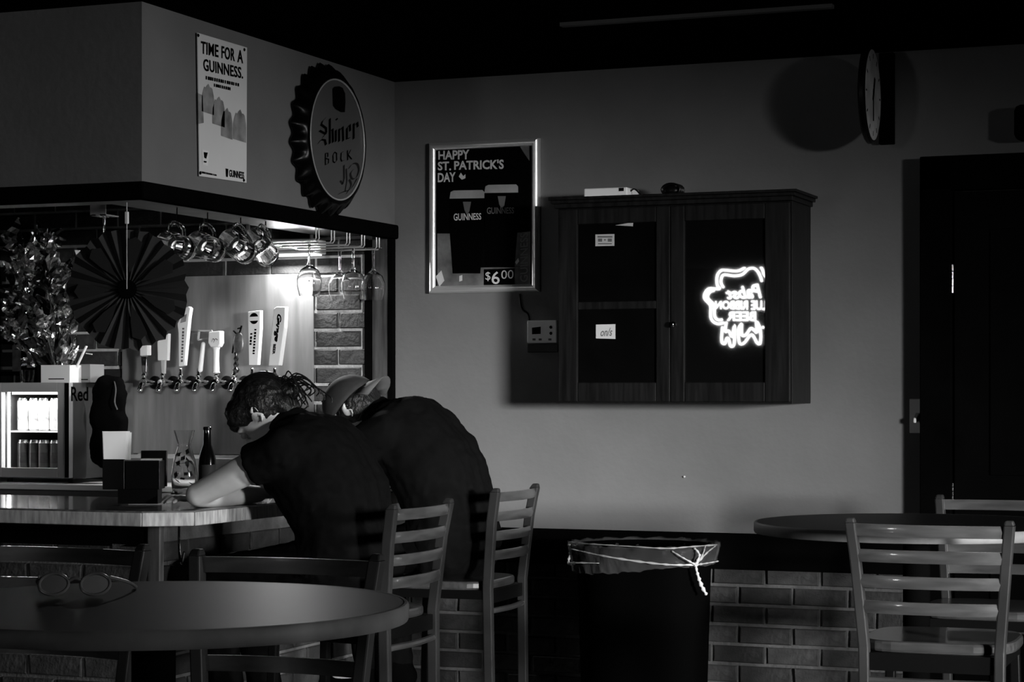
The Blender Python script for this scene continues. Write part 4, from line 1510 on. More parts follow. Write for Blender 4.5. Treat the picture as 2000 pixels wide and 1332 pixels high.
for j in range(7):
    t = 2 * PI * j / 7 + 0.5
    e = fr * math.cos(t) + fu * math.sin(t)
    s_ = fr * -math.sin(t) + fu * math.cos(t)
    pts = [fc + e * r0 + s_ * w0 + fn_ * 0.021 for r0, w0 in ((0.05, 0.0), (0.10, 0.016), (0.15, 0.024), (0.165, 0.0), (0.15, -0.024), (0.10, -0.016))]
    m.poly(pts)
m.build('shamrock_petals', mat('fan_gloss', 0.012, 0.25, spec=0.5), fan)
MB().lathe([(0.030, 0), (0.028, 0.006), (0, 0.008)], 24, fc + fn_ * 0.012, fn_).build('hub_disc', BLACKMATT, fan)
m = MB()
m.tube([fc + fn_ * 0.02, (fc + fn_ * 0.02) + Vector((0, 0, LIP - fc.z))], 0.0016, 6)
m.build('string', GREYPL, fan)
tp_ = fc + fn_ * 0.02
zc = at_y(250, 427, 5.74).z
MB().box((tp_.x - 0.006, tp_.y - 0.004, zc - 0.018), (tp_.x + 0.006, tp_.y + 0.004, zc + 0.02)).build('clip', WHITE, fan, bevel=0.002)

# ================================================================== FRIDGE, CANS, FOIL
FY = 6.985
fxr = at_y(135, 800, FY).x
fxl = fxr - 0.345
FZ0, FZ1 = 1.086, at_y(130, 747, FY).z
fr_ = thing('mini_fridge', 'small silver glass-door energy drink fridge on the back counter', 'fridge', (fxl + 0.17, 7.2, FZ0))
m = MB()
t_ = 0.024
m.box((fxl, FY + 0.03, FZ0 + 0.015), (fxl + t_, FY + 0.46, FZ1)).box((fxr - t_, FY + 0.03, FZ0 + 0.015), (fxr, FY + 0.46, FZ1))
m.box((fxl + t_, FY + 0.03, FZ1 - t_), (fxr - t_, FY + 0.46, FZ1)).box((fxl + t_, FY + 0.03, FZ0 + 0.015), (fxr - t_, FY + 0.46, FZ0 + 0.035))
m.box((fxl + t_, FY + 0.44, FZ0 + 0.035), (fxr - t_, FY + 0.46, FZ1 - t_))
m.build('cabinet_shell', mat('fridge_shell', 0.05, 0.4), fr_, bevel=0.003)
gx0, gx1 = at_y(4, 800, FY).x, at_y(112, 800, FY).x
gx0 = fxl + 0.032
gz1, gz0 = at_y(60, 766, FY).z, at_y(60, 914, FY).z
m = MB()
m.box((fxl, FY, FZ0 + 0.02), (gx0, FY + 0.027, FZ1)).box((gx1, FY, FZ0 + 0.02), (fxr, FY + 0.027, FZ1)).box((gx0, FY, gz1), (gx1, FY + 0.027, FZ1)).box((gx0, FY, FZ0 + 0.02), (gx1, FY + 0.027, gz0))
dd = m.build('door', mat('fridge_frame', 0.5, 0.4, metal=0.3), fr_, bevel=0.002)
MB().box((gx0, FY + 0.012, gz0), (gx1, FY + 0.016, gz1)).build('pane', GLASS, dd)
MB().box((fxr - 0.018, FY - 0.003, FZ0 + 0.022), (fxr - 0.001, FY, FZ1 - 0.002)).build('edge_gap_strip', BLACKPL, dd)  # black strip standing in for the dark gap along the door edge
zs = at_y(60, 838, FY + 0.1).z
MB().box((fxl + t_, FY + 0.06, zs - 0.012), (fxr - t_, FY + 0.40, zs - 0.006)).build('shelf', WHITE, fr_)
MB().box((gx0 + 0.008, FY + 0.032, gz0), (gx0 + 0.018, FY + 0.037, gz1)).build('light_strip', mat('fridge_light', 1, 0.5, emit=1.0, estr=9), fr_)
MB().box((gx0 + 0.02, FY + 0.045, gz1 - 0.008), (gx1, FY + 0.06, gz1 + 0.0)).build('light_strip', mat('fridge_light', 1, 0.5), fr_)
for x in (fxl + 0.03, fxr - 0.03):
    MB().lathe([(0.012, 0), (0.012, 0.018)], 10, (x, FY + 0.06, FZ0 - 0.001)).build('foot', BLACKPL, fr_)
m = MB()
SD = lambda x, y: at_x(x, y, fxr + 0.0008)
put_text(m, 'Red Bull', [(139, 755), (212, 757), (212, 782), (139, 784)], SD, 0.02)
m.build('lettering', PRINTK, fr_)
CANB = [mat('can_grey', 0.3, 0.3, noise=0.6, nscale=60), mat('can_band', 0.02, 0.3, noise=0.6, nscale=60)]
CANP = [mat('can_silver', 0.75, 0.25, metal=0.5), mat('can_dark', 0.05, 0.3, metal=0.4)]


def can(loc, label, group, dark):
    h = 0.128
    t = thing('drink_can', label, 'can', loc, 0, group)
    MB().lathe([(0.019, 0), (0.0235, 0.005), (0.0235, h * 0.42), (0.0235, h - 0.012)], 16, (0, 0, 0), close=True).build('can_body', CANP[dark], t, local=True, smooth=True)
    MB().lathe([(0.0236, h * 0.30), (0.0238, h * 0.30), (0.0238, h * 0.62), (0.0236, h * 0.62)], 16, (0, 0, 0), close=False).build('label_band', CANB[dark], t, local=True, smooth=True)
    MB().lathe([(0.0235, h - 0.012), (0.020, h - 0.003), (0.020, h), (0.018, h - 0.003), (0, h - 0.003)], 16, (0, 0, 0), close=False).build('can_lid', CHROME, t, local=True, smooth=True)
    return t


protos = {}
for row, (z, nm) in enumerate(((zs - 0.005, 'top'), (FZ0 + 0.036, 'bottom'))):
    for k in range(5):
        dark = row
        x = gx0 + 0.045 + k * 0.049
        lab = ('pale' if not dark else 'dark') + ' slim drink can, ' + ('first', 'second', 'third', 'fourth', 'fifth')[k] + ' from the light strip on the ' + nm + ' fridge shelf'
        loc = (x, FY + 0.085 + 0.006 * (k % 2), z)
        key = dark
        if key not in protos:
            protos[key] = can(loc, lab, 'cans in the mini fridge', dark)
        else:
            dup(protos[key], loc, 0.7 * k, lab)
fl = bpy.data.lights.new('fridge_lamp', 'AREA')
fl.shape = 'RECTANGLE'
fl.size, fl.size_y = 0.24, 0.02
fl.energy = 5.0
flo = bpy.data.objects.new('fridge_lamp', fl)
COL.objects.link(flo)
flo.location = ((gx0 + gx1) / 2 + 0.01, FY + 0.042, gz1 - 0.004)
flo.rotation_euler = (R(12), 0, 0)

# white box and foil spray on the fridge
wx0, wx1 = at_y(80, 730, FY + 0.02).x, at_y(136, 730, FY + 0.02).x
wz1 = at_y(100, 713, FY + 0.02).z
box_ = thing('white_box', 'open white cardboard box on the fridge holding a foil spray', 'box', (wx0 + 0.06, FY + 0.06, FZ1))
m = MB()
m.box((wx0, FY + 0.02, FZ1), (wx1, FY + 0.024, wz1)).box((wx0, FY + 0.12, FZ1), (wx1, FY + 0.124, wz1)).box((wx0, FY + 0.024, FZ1), (wx0 + 0.004, FY + 0.12, wz1)).box((wx1 - 0.004, FY + 0.024, FZ1), (wx1, FY + 0.12, wz1))
m.box((wx0 + 0.004, FY + 0.024, FZ1), (wx1 - 0.004, FY + 0.12, FZ1 + 0.004))
m.build('carton', PAPER, box_)
MB().box((wx0 + 0.035, FY + 0.0192, FZ1 + 0.012), (wx1 - 0.025, FY + 0.02, FZ1 + 0.016)).build('printed_line', PRINTK, box_)
g2 = thing('grey_box', 'grey square carton standing behind the white box on the fridge', 'box', (wx1 + 0.03, FY + 0.1, FZ1))
gxa, gxb = at_y(142, 730, FY + 0.1).x, at_y(176, 730, FY + 0.1).x
MB().box((gxa, FY + 0.1, FZ1), (gxb, FY + 0.2, wz1 + 0.004)).build('carton', mat('grey_card', 0.22, 0.7), g2, bevel=0.002)
MB().box((gxa + 0.01, FY + 0.099, FZ1 + 0.01), (gxb - 0.01, FY + 0.1, FZ1 + 0.014)).build('printed_line', PRINTK, g2)

foil = thing('foil_spray', 'tall spray of crumpled shiny foil ribbons rising from the white box', 'decoration', (wx0 + 0.06, FY + 0.07, FZ1 + 0.006))
rnd = random.Random(21)
FBASE = Vector((wx0 + 0.06, FY + 0.07, FZ1 + 0.03))


def crumple(c, L, W, ax, mtl, name='foil_ribbon', n=7):
    m = MB()
    ax = ax.normalized()
    sd = ax.cross(Vector((rnd.uniform(-.3, .3), -1, rnd.uniform(-.3, .3)))).normalized()
    nn = ax.cross(sd).normalized()
    prev = None
    for k in range(n):
        u = k / (n - 1)
        w = W * math.sin(PI * (0.12 + 0.86 * u)) ** 0.7
        row = [m.p(c + ax * (L * (u - 0.5)) + sd * (s * w / 2 + rnd.uniform(-.1, .1) * W) + nn * rnd.uniform(-0.4, 0.4) * W) for s in (-1, -0.33, 0.33, 1)]
        if prev:
            for j in range(3):
                m.face((prev[j], prev[j + 1], row[j + 1]))
                m.face((prev[j], row[j + 1], row[j]))
        prev = row
    m.build(name, mtl, foil)


for k in range(140):
    px = rnd.uniform(8, 150)
    py = rnd.uniform(450, 708)
    if px > 112 and py < 520 or px < 40 and py > 660:
        continue
    c = at_y(px, py, rnd.uniform(FY + 0.02, FY + 0.16))
    if (c - FBASE).length < 0.02:
        continue
    d_ = (c - FBASE).normalized() * 0.6 + Vector((rnd.uniform(-.8, .8), rnd.uniform(-.3, .3), rnd.uniform(-.6, .8)))
    crumple(c, rnd.uniform(0.05, 0.13), rnd.uniform(0.02, 0.055), d_, FOIL if rnd.random() < 0.55 else FOILD)
for tip, W in (((146, 505), 0.07), ((132, 560), 0.05), ((60, 470), 0.05), ((100, 480), 0.04), ((28, 520), 0.04), ((130, 590), 0.05)):
    c = at_y(*tip, FY + 0.03)
    crumple(c + (FBASE - c).normalized() * 0.03, 0.13, W, (c - FBASE) + Vector((0.1, 0, 0.1)), FOIL)
for k in range(9):
    e = at_y(rnd.uniform(45, 150), rnd.uniform(560, 660), FY + 0.07)
    m = MB()
    b = FBASE + Vector((rnd.uniform(-.03, .03), rnd.uniform(-.02, .03), -0.02))
    m.tube(spline([b, (b + e) / 2 + Vector((rnd.uniform(-.02, .02), 0, 0.02)), e], 5), 0.003, 6)
    m.build('stem', FOIL if k % 2 else FOILD, foil, smooth=True)
strw = thing('white_stick', 'white stick leaning out between the white and grey boxes', 'stick', at_y(146, 727, FY + 0.07))
MB().bar(at_y(145, 727, FY + 0.07), at_y(169, 676, FY + 0.07), 0.012, 0.004).build('blade', PAPER, strw)
MB().bar(at_y(168, 690, FY + 0.075), at_y(180, 692, FY + 0.075), 0.004, 0.004).build('cross_tip', PAPER, strw)
gq = at_y(50, 740, FY + 0.05)
tag(MB().lathe([(0, 0.006), (0.022, 0.006), (0.028, 0.05), (0.030, 0.05), (0.025, 0.0), (0, 0)], 20, (gq.x, FY + 0.06, FZ1), close=False).build('shot_glass', GLASS, None, smooth=True), 'small clear shot glass on top of the mini fridge', 'shot glass')

# dark shelf unit on the wall behind, with cards
sh = thing('wall_shelf', 'black pigeonhole shelf on brick wall behind the foil spray', 'shelf', at_y(40, 720, WALL - 0.08))
sa, sb = at_y(-30, 600, WALL - 0.12).x, at_y(70, 600, WALL - 0.12).x
zt_, zb_ = at_y(40, 476, WALL - 0.12).z, 1.30
m = MB()
for x in (sa, at_y(44, 600, WALL - 0.12).x, sb):
    m.box((x - 0.007, WALL - 0.12, zb_), (x + 0.007, WALL - 0.02, zt_))
m.build('upright', BLACKMATT, sh)
for py in (476, 560, 612, 666, 728):
    z = at_y(40, py, WALL - 0.12).z
    MB().box((sa, WALL - 0.118, z - 0.006), (sb, WALL - 0.02, z + 0.006)).build('shelf_board', BLACKMATT, sh)
for k, (x0, y0, x1, y1, mt, lab) in enumerate(((18, 566, 41, 606, PAPER, 'taller white card tucked in the black pigeonhole shelf'), (47, 566, 63, 590, PAPER, 'short white card tucked in the black pigeonhole shelf'),
                                               (24, 674, 46, 726, mat('grey_print', 0.25, 0.6, noise=0.5, nscale=25), 'wide grey picture card low in the pigeonhole shelf'), (51, 674, 63, 718, mat('grey_print', 0.25), 'narrow grey picture card low in the pigeonhole shelf'),
                                               (12, 524, 40, 554, mat('grey_print2', 0.35, 0.6, noise=0.6, nscale=18), 'mottled grey packet high in the pigeonhole shelf'), (48, 530, 72, 554, mat('grey_print2', 0.35), 'mottled pale packet beside the upright in the pigeonhole shelf'))):
    Yc = WALL - 0.10
    m = MB()
    m.slab([at_y(*q, Yc) for q in ((x0, y1), (x1, y1), (x1, y0), (x0, y0))], (0, 0.006, 0))
    t = thing('picture_card' if k > 1 else 'white_card', lab, 'card', at_y(x0, y1, Yc))
    m.build('card', mt, t)
    MB().poly([at_y(*q, Yc - 0.0008) for q in ((x0 + 5, y0 + 9), (x1 - 4, y0 + 9), (x1 - 4, y0 + 7), (x0 + 5, y0 + 7))]).build('printed_line', PRINTG, t)

# black sack beside the fridge
sk = thing('black_bag', 'slumped black bag hanging between the fridge and tap panel', 'bag', at_y(200, 930, 7.15))
m = MB()
for k in range(9):
    py = 762 + k * 16
    m.ball(at_y(212 + 3 * math.sin(k * 1.7), py, 7.085), (0.072 + 0.004 * k ** 0.5, 0.055, 0.06), 14, 10)
remeshed(m, 'sack', mat('black_sack', 0.002, 0.9, spec=0.03), sk, 0.012, 5, 0.5, 0.03, 0.06)
m = MB()
m.tube(spline([at_y(222, 742, 7.07), at_y(226, 760, 7.02), at_y(224, 785, 7.01), at_y(229, 800, 7.01)], 6), 0.003, 6)
m.build('drawstring', mat('bag_string', 0.08, 0.7), sk, smooth=True)

# ================================================================== ON THE BAR
nc = at_z(255, 984, BT)
nap = thing('napkin_caddy', 'black bar caddy holding a stack of white napkins', 'caddy', (nc.x, nc.y, BT))
s = F / (nc - Vector((0, 0, 0))).length


def nb(px, py, dd=0.0):
    return at_d(px, py, 6.52 + dd)


def camslab(mb, pix, dd, depth):
    d = Vector((-SY, CY, 0)) * depth
    mb.slab([nb(x, y, dd) for x, y in pix], d)


m = MB()
camslab(m, [(200, 956), (200, 897), (243, 897), (243, 956)], 0, 0.10)
camslab(m, [(245, 956), (245, 900), (312, 900), (312, 956)], 0.0, 0.10)
m.build('tray_bin', BLACKPL, nap, bevel=0.002)
m = MB()
camslab(m, [(275, 950), (275, 880), (326, 880), (326, 950)], 0.102, 0.01)
m.build('back_panel', BLACKPL, nap, bevel=0.002)
m = MB()
q = [nb(230, 955), nb(308, 955), nb(308, 980), nb(230, 980)]
camslab(m, [(230, 984), (230, 955), (308, 955), (308, 984)], 0.01, 0.08)
m.build('pedestal', BLACKPL, nap)
for k in range(9):
    x0 = 200 + rnd.uniform(-1.5, 1.5) + k * 0.4
    x1 = 246 + rnd.uniform(-1, 3) + k * 1.3
    m = MB()
    camslab(m, [(x0 + 2, 898), (x1 - 2, 898), (x1, 843 + rnd.uniform(-1, 3)), (x0, 843 + rnd.uniform(-1, 3))], 0.012 + k * 0.008, 0.003)
    m.build('napkin', PAPER, nap)
m = MB()
camslab(m, [(275, 899), (312, 899), (312, 896), (275, 896)], 0.02, 0.05)
m.build('straw_tray', WHITE, nap)

cf = at_z(360, 966, BT)
car = thing('glass_carafe', 'clear flared carafe with leaf print standing on a black coaster', 'carafe', (cf.x, cf.y, BT))
MB().lathe([(0, 0), (0.045, 0), (0.045, 0.006), (0, 0.006)], 24).build('coaster', BLACKPL, car, local=True)
prof = [(0, 0.012), (0.036, 0.012), (0.041, 0.03), (0.042, 0.07), (0.034, 0.12), (0.021, 0.16), (0.021, 0.175), (0.034, 0.218), (0.0355, 0.218), (0.0232, 0.175), (0.0232, 0.16), (0.0362, 0.12), (0.0442, 0.07), (0.043, 0.03), (0.038, 0.007), (0, 0.007)]
MB().lathe(prof, 28, close=False).build('glass_body', GLASSW, car, local=True, smooth=True, angle=60)
rnd2 = random.Random(6)
for k in range(26):
    z = rnd2.uniform(0.02, 0.15)
    rr = max(0.01, (0.036 if z < 0.1 else 0.036 - (z - 0.1) * 0.25) * 0.8)
    t = rnd2.uniform(0, 6.28)
    c = Vector((rr * math.cos(t), rr * math.sin(t), z))
    a_ = Vector((rnd2.uniform(-1, 1), rnd2.uniform(-1, 1), rnd2.uniform(-1, 1))).normalized() * 0.015
    b_ = a_.cross(Vector((0.3, 0.5, 0.8))).normalized() * 0.008
    MB().poly([c - a_, c - b_, c + a_, c + b_]).build('leaf', mat('leaf_dark', 0.03, 0.5), car, local=True)

bt = at_z(405, 962, BT)
bot = thing('beer_bottle', 'dark longneck beer bottle standing beside the carafe', 'bottle', (bt.x, bt.y, BT))
MB().lathe([(0, 0.002), (0.028, 0), (0.030, 0.006), (0.030, 0.115), (0.024, 0.14), (0.0145, 0.165), (0.0125, 0.215), (0.0145, 0.217), (0.0145, 0.226), (0.012, 0.228), (0, 0.228)], 24, close=False).build('bottle_glass', mat('brown_glass', 0.004, 0.12, spec=0.5), bot, local=True, smooth=True)
MB().lathe([(0.0304, 0.03), (0.0306, 0.032), (0.0306, 0.095), (0.0304, 0.097)], 24, close=False).build('paper_label', mat('dark_label', 0.03, 0.7), bot, local=True, smooth=True)
pc = at_z(521, 972, BT)
pcm = MB()
for k in range(5):
    t = k * 1.3
    pcm.poly([(pc.x + 0.016 * math.cos(t), pc.y + 0.016 * math.sin(t), BT + 0.004 + 0.003 * k), (pc.x + 0.018 * math.cos(t + 1.7), pc.y + 0.018 * math.sin(t + 1.7), BT + 0.002), (pc.x - 0.012 * math.cos(t), pc.y - 0.012 * math.sin(t), BT + 0.03), (pc.x - 0.006, pc.y, BT + 0.038)])
tag(pcm.build('crumpled_napkin', PAPER, None, solid=0.001), 'small crumpled white napkin on the bar beyond the bare forearm', 'napkin')

# ================================================================== PEOPLE
def head_axes(pitch, roll=0.0):
    f = Vector((-math.cos(R(pitch)), 0, -math.sin(R(pitch))))
    u = Vector((-math.sin(R(pitch)), 0, math.cos(R(pitch))))
    return f, u, Vector((0, -1, 0))        # face, crown, person's left (camera side)


def frame(f, u, s):
    return Matrix((s, f, u)).transposed()   # local x = side, y = face, z = crown


def add_head(mb, c, ax):
    f, u, s = ax
    Rm = frame(f, u, s)
    mb.ball(c + u * 0.018 - f * 0.012, (0.076, 0.096, 0.098), 24, 16, Rm)
    mb.ball(c + f * 0.022 - u * 0.048, (0.060, 0.066, 0.068), 20, 14, Rm)
    mb.capsule(c + f * 0.055 - u * 0.092, c + f * 0.03 - u * 0.085, 0.026, 0.035)      # chin
    mb.capsule(c + f * 0.088 + u * 0.008, c + f * 0.104 - u * 0.030, 0.009, 0.0135)    # nose
    mb.ball(c + f * 0.086 - u * 0.060, (0.024, 0.010, 0.009), 12, 8, Rm)               # lips
    for k in (-1, 1):
        mb.ball(c + f * 0.078 + u * 0.022 + s * 0.032 * k, (0.020, 0.012, 0.008), 12, 8, Rm)   # brow
        e = c + s * 0.074 * k - f * 0.010 - u * 0.010
        tilt = (s * k * 0.9 - f * 0.45).normalized()                                    # ear: flat bowl with a raised helix and a lobe
        mb.ball(e + tilt * 0.004, (0.0045, 0.013, 0.022), 12, 8, Rm)
        ring = [(0.013, -0.006), (0.012, 0.012), (0.004, 0.026), (-0.010, 0.027), (-0.018, 0.014), (-0.016, -0.004), (-0.008, -0.020), (0.002, -0.027), (0.008, -0.022)]
        mb.tube([e + tilt * (0.008 if -0.02 < a_ < 0.005 else 0.004) + f * a_ + u * b_ + s * k * (0.006 - a_ * 0.45) for a_, b_ in ring], 0.0042, 7)
    # eyes are separate children


def add_hand(mb, w, d, n, side):
    """w wrist, d finger direction, n back-of-hand normal, side: thumb side"""
    d = d.normalized()
    n = n.normalized()
    b = d.cross(n).normalized() * side
    Rm = Matrix((b, d, n)).transposed()
    mb.ball(w + d * 0.048, (0.040, 0.052, 0.015), 16, 10, Rm)
    for k, (L, o) in enumerate(((0.070, 0.028), (0.078, 0.010), (0.072, -0.009), (0.056, -0.027))):
        p = w + d * 0.088 + b * o
        q = p + d * L * 0.55 + n * 0.006 + b * o * 0.12
        r = q + d * L * 0.45 - n * 0.012
        mb.capsule(p - d * 0.02, q, 0.0095, 0.0085, 10)
        mb.capsule(q, r, 0.0085, 0.0072, 10)
    p = w + d * 0.02 + b * 0.028
    q = p + d * 0.032 + b * 0.026
    mb.capsule(p, q, 0.012, 0.010, 10)
    mb.capsule(q, q + d * 0.028 + b * 0.006, 0.010, 0.008, 10)


def person(label, root, pel, spine, neck, headc, pitch, shl, shr, elb, elr, wrl, wrr, knees, ankles, hair, sleeve=0.62, torso=(0.15, 0.125, 0.14, 0.15)):
    t = thing('person', label, 'person', root)
    ax = head_axes(pitch)
    f, u, s = ax
    V = Vector
    body = MB()
    add_head(body, headc, ax)
    body.capsule(neck, headc - u * 0.05 - f * 0.02, 0.056, 0.052)
    pts = [pel] + spine + [neck]
    rad = [0.13, 0.115, 0.12, 0.12, 0.06]
    for a, b, r0, r1 in zip(pts, pts[1:], rad, rad[1:]):
        body.capsule(a, b, r0, r1)
    for sh_, el, wr, sd in ((shl, elb, wrl, 1), (shr, elr, wrr, -1)):
        body.capsule(spine[-1], sh_, 0.075, 0.055)
        body.capsule(sh_, sh_.lerp(el, 0.5), 0.054, 0.046)
        body.capsule(sh_.lerp(el, 0.5), el, 0.047, 0.036)
        body.capsule(el, el.lerp(wr, 0.35), 0.038, 0.040)
        body.capsule(el.lerp(wr, 0.35), wr, 0.040, 0.026)
        dv = (wr - el).normalized()
        add_hand(body, wr, dv, V((0, 0, 1)), 1 if sd > 0 else -1)
    for k, (kn, an) in enumerate(zip(knees, ankles)):
        hp = pel + V((0, -0.09 if k == 0 else 0.09, 0.0))
        body.capsule(hp, kn, 0.078, 0.052)
        body.capsule(kn, an, 0.050, 0.036)
        body.capsule(an, an + V((-0.13, 0, -0.05)), 0.038, 0.032)
    remeshed(body, 'body', SKIN, t, 0.0065, 4, 0.5)
    # eyes
    for k in (-1, 1):
        MB().ball(headc + f * 0.080 + u * 0.006 + s * 0.031 * k, 0.012, 10, 8).build('eye', mat('eye', 0.5, 0.1), t, smooth=True)
    # shirt
    sh = MB()
    yw = 0.055
    for a, b, r0, r1 in zip(pts[:-1], pts[1:-1] , (torso[0], torso[1], torso[2]), (torso[1], torso[2], torso[3])):
        for dy in (-yw, 0, yw):
            sh.capsule(a + V((0, dy, 0)), b + V((0, dy, 0)), r0, r1)
    sh.capsule(spine[-1], neck - (headc - neck) * 0.05, torso[3] * 0.9, 0.078)
    for sh_, el in ((shl, elb), (shr, elr)):
        sh.capsule(spine[-1] + V((0, (sh_.y - spine[-1].y) * 0.35, 0.02)), sh_, 0.115, 0.072)
        sh.capsule(neck, sh_, 0.060, 0.060)
        e = sh_.lerp(el, sleeve)
        sh.capsule(sh_, sh_, 0.071, 0.071)
        sh.capsule(sh_, e, 0.071, 0.066, 20, True)
    remeshed(sh, 'tshirt', SHIRT, t, 0.0085, 6, 0.5, 0.022, 0.07)
    # trousers and shoes
    tr_ = MB()
    for k, (kn, an) in enumerate(zip(knees, ankles)):
        hp = pel + V((0, -0.085 if k == 0 else 0.085, -0.005))
        tr_.capsule(hp, kn, 0.105, 0.068)
        tr_.capsule(kn, an, 0.066, 0.052)
    tr_.capsule(pel + V((0, -0.06, 0)), pel + V((0, 0.06, 0)), 0.130, 0.130)
    remeshed(tr_, 'trousers', DENIM, t, 0.011, 4, 0.5, 0.012, 0.06)
    for an in ankles:
        m = MB()
        m.capsule(an + V((0.02, 0, -0.05)), an + V((-0.15, 0, -0.065)), 0.048, 0.042)
        m.capsule(an + V((0.0, 0, 0.0)), an + V((0.0, 0, -0.05)), 0.05, 0.05)
        m.box(an + V((-0.19, -0.04, -0.11)), an + V((0.06, 0.04, -0.085)))
        remeshed(m, 'shoe', BLACKMATT, t, 0.009, 3)
    hair(t, headc, ax)
    return t


def hair_tied(t, c, ax):
    f, u, s = ax
    Rm = frame(f, u, s)
    m = MB()
    m.ball(c + u * 0.034 - f * 0.026, (0.088, 0.100, 0.096), 24, 16, Rm)
    m.ball(c + u * 0.070 + f * 0.035, (0.068, 0.058, 0.050), 16, 10, Rm)
    m.ball(c + u * 0.060 + f * 0.075, (0.050, 0.030, 0.032), 14, 10, Rm)
    m.ball(c - f * 0.07 - u * 0.005, (0.068, 0.040, 0.070), 16, 10, Rm)
    for k in (-1, 1):
        m.ball(c + s * 0.066 * k + f * 0.030 + u * 0.048, (0.022, 0.042, 0.040), 12, 8, Rm)
    h = remeshed(m, 'hair', HAIRM, t, 0.007, 4, 0.5, 0.012, 0.02)
    rr = random.Random(2)
    b0 = c - f * 0.102 + u * 0.005
    m = MB()
    for k in range(26):
        a0 = b0 + Vector((rr.uniform(-.02, .02), rr.uniform(-.03, .03), rr.uniform(-.02, .02)))
        out = Vector((rr.uniform(0.03, 0.11), rr.uniform(-.04, .04), rr.uniform(-0.01, 0.05)))
        a2 = a0 + out + Vector((0.01, 0, rr.uniform(-.05, 0.0)))
        m.tube(spline([a0, a0 + out * 0.5 + Vector((0, 0, 0.022)), a2, a2 + Vector((rr.uniform(-.02, .02), 0, -0.02))], 5), 0.0022, 5)
    m.build('loose_strands', HAIRM, h, smooth=True)
    m = MB()
    m.ball(b0 + Vector((0.01, 0, -0.006)), (0.042, 0.036, 0.03), 14, 10)
    remeshed(m, 'bun', HAIRM, h, 0.006, 3, 0.5, 0.012, 0.015)


def hair_cap(t, c, ax):
    f, u, s = ax
    Rm = frame(f, u, s)
    m = MB()
    m.ball(c + u * 0.010 - f * 0.020, (0.082, 0.098, 0.092), 24, 16, Rm)
    m.ball(c - f * 0.065 - u * 0.025, (0.064, 0.040, 0.055), 16, 10, Rm)
    remeshed(m, 'hair', HAIRM, t, 0.008, 4, 0.5, 0.006, 0.02)
    # six-panel cap worn backwards
    m = MB()
    rows = []
    cc_ = c + u * 0.020 - f * 0.010
    SEG, NR = 36, 10
    for i in range(NR + 1):
        th = (PI / 2) * i / NR
        row = []
        for j in range(SEG):
            ph_ = 2 * PI * j / SEG
            q = Vector((0.093 * math.cos(th) * math.cos(ph_), 0.112 * math.cos(th) * math.sin(ph_), 0.112 * math.sin(th)))
            g = 1 - 0.018 * (abs(math.cos(3 * ph_)) > 0.97) * math.cos(th)
            row.append(m.p(cc_ + Rm @ (q * g)))
            if i == NR:
                break
        rows.append(row)
    for a, b in zip(rows, rows[1:]):
        for j in range(SEG):
            k = (j + 1) % SEG
            if len(b) == 1:
                m.face((a[j], a[k], b[0]))
            else:
                m.face((a[j], a[k], b[k], b[j]))
    cp = m.build('cap', CAPM, t, smooth=True, solid=0.003, angle=180)
    m = MB()
    top, n = [], 14
    rowa, rowb = [], []
    for k in range(n + 1):
        a = -1 + 2 * k / n
        x = 0.074 * a
        y0 = -0.112 * math.sqrt(max(0, 1 - (0.074 * a / 0.093) ** 2)) + 0.006
        y1 = -0.112 - 0.056 * math.sqrt(max(0, 1 - abs(a) ** 2.6)) + 0.018 * a * a
        bow = -0.014 * a * a
        rowa.append(m.p(cc_ + Rm @ Vector((x, y0, 0.006 + bow))))
        rowb.append(m.p(cc_ + Rm @ Vector((x, min(y1, y0 - 0.001), -0.034 + bow))))
    for k in range(n):
        m.face((rowa[k], rowa[k + 1], rowb[k + 1], rowb[k]))
    m.build('bill', mat('cap_bill', 0.09, 0.8, noise=0.2), cp, smooth=True, solid=0.004)
    MB().ball(cc_ + u * 0.114, 0.008, 10, 6).build('button', CAPM, cp, smooth=True)


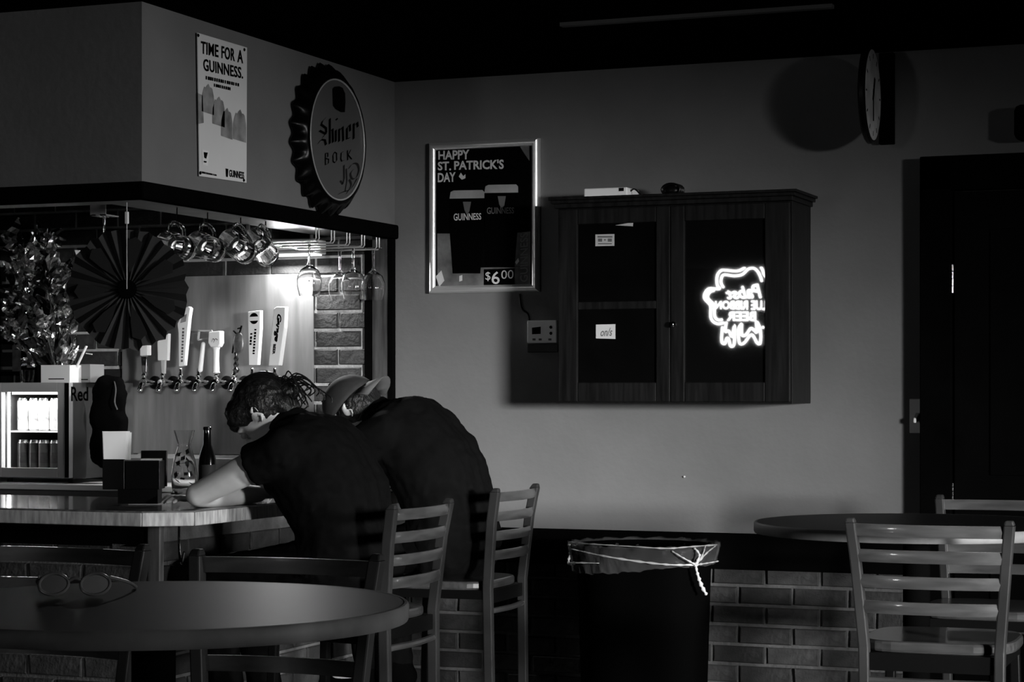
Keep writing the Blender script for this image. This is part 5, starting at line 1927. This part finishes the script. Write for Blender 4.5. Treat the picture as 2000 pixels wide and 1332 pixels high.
V = Vector
y1_ = 5.75
person('person with tied-back dark hair in black t-shirt, slumped with folded arms on the bar', (-2.85, y1_, 0.78),
       V((-2.85, y1_, 0.915)), [V((-2.865, y1_, 1.03)), V((-2.895, y1_, 1.13)), V((-2.965, y1_, 1.225))], V((-3.045, y1_, 1.318)), V((-3.135, y1_, 1.362)), 50,
       V((-2.985, y1_ - 0.175, 1.262)), V((-3.01, y1_ + 0.175, 1.262)), V((-3.255, y1_ - 0.20, 1.130)), V((-3.30, y1_ + 0.21, 1.130)),
       V((-3.205, y1_ + 0.085, 1.120)), V((-3.345, y1_ - 0.03, 1.118)),
       [V((-3.27, y1_ - 0.11, 0.87)), V((-3.27, y1_ + 0.11, 0.87))], [V((-3.19, y1_ - 0.12, 0.47)), V((-3.19, y1_ + 0.12, 0.47))], hair_tied, 0.36)
y2_ = 6.82
person('person in a backwards grey cap and black t-shirt, hunched forward over the bar', (-2.97, y2_, 0.78),
       V((-2.975, y2_, 0.915)), [V((-2.985, y2_, 1.04)), V((-3.035, y2_, 1.165)), V((-3.135, y2_, 1.275))], V((-3.26, y2_, 1.345)), V((-3.36, y2_, 1.368)), 50,
       V((-3.165, y2_ - 0.18, 1.30)), V((-3.165, y2_ + 0.18, 1.30)), V((-3.40, y2_ - 0.20, 1.130)), V((-3.41, y2_ + 0.20, 1.130)),
       V((-3.47, y2_ + 0.03, 1.118)), V((-3.55, y2_ + 0.02, 1.118)),
       [V((-3.30, y2_ - 0.11, 0.87)), V((-3.30, y2_ + 0.11, 0.87))], [V((-3.24, y2_ - 0.12, 0.47)), V((-3.24, y2_ + 0.12, 0.47))], hair_cap, 0.6, (0.15, 0.135, 0.15, 0.15))

# key ring on the near person's belt
kr = at_y(605, 1098, 5.52)
keys = thing('key_ring', 'small bunch of metal keys clipped at the long-haired person hip', 'keys', kr)
m = MB()
m.tube([kr + Vector((0.015 * math.cos(t), 0, 0.015 * math.sin(t))) for t in [2 * PI * j / 16 for j in range(16)]], 0.0016, 6, closed=True)
m.build('ring', CHROME, keys, smooth=True)
for k in range(4):
    a = Vector((math.sin(-0.7 + 0.5 * k), 0, -math.cos(-0.7 + 0.5 * k)))
    p = kr + a * 0.012 + Vector((0, -0.003 * k, 0))
    MB().bar(p, p + a * 0.035, 0.009, 0.002, (0, 1, 0)).build('key', CHROME, keys)
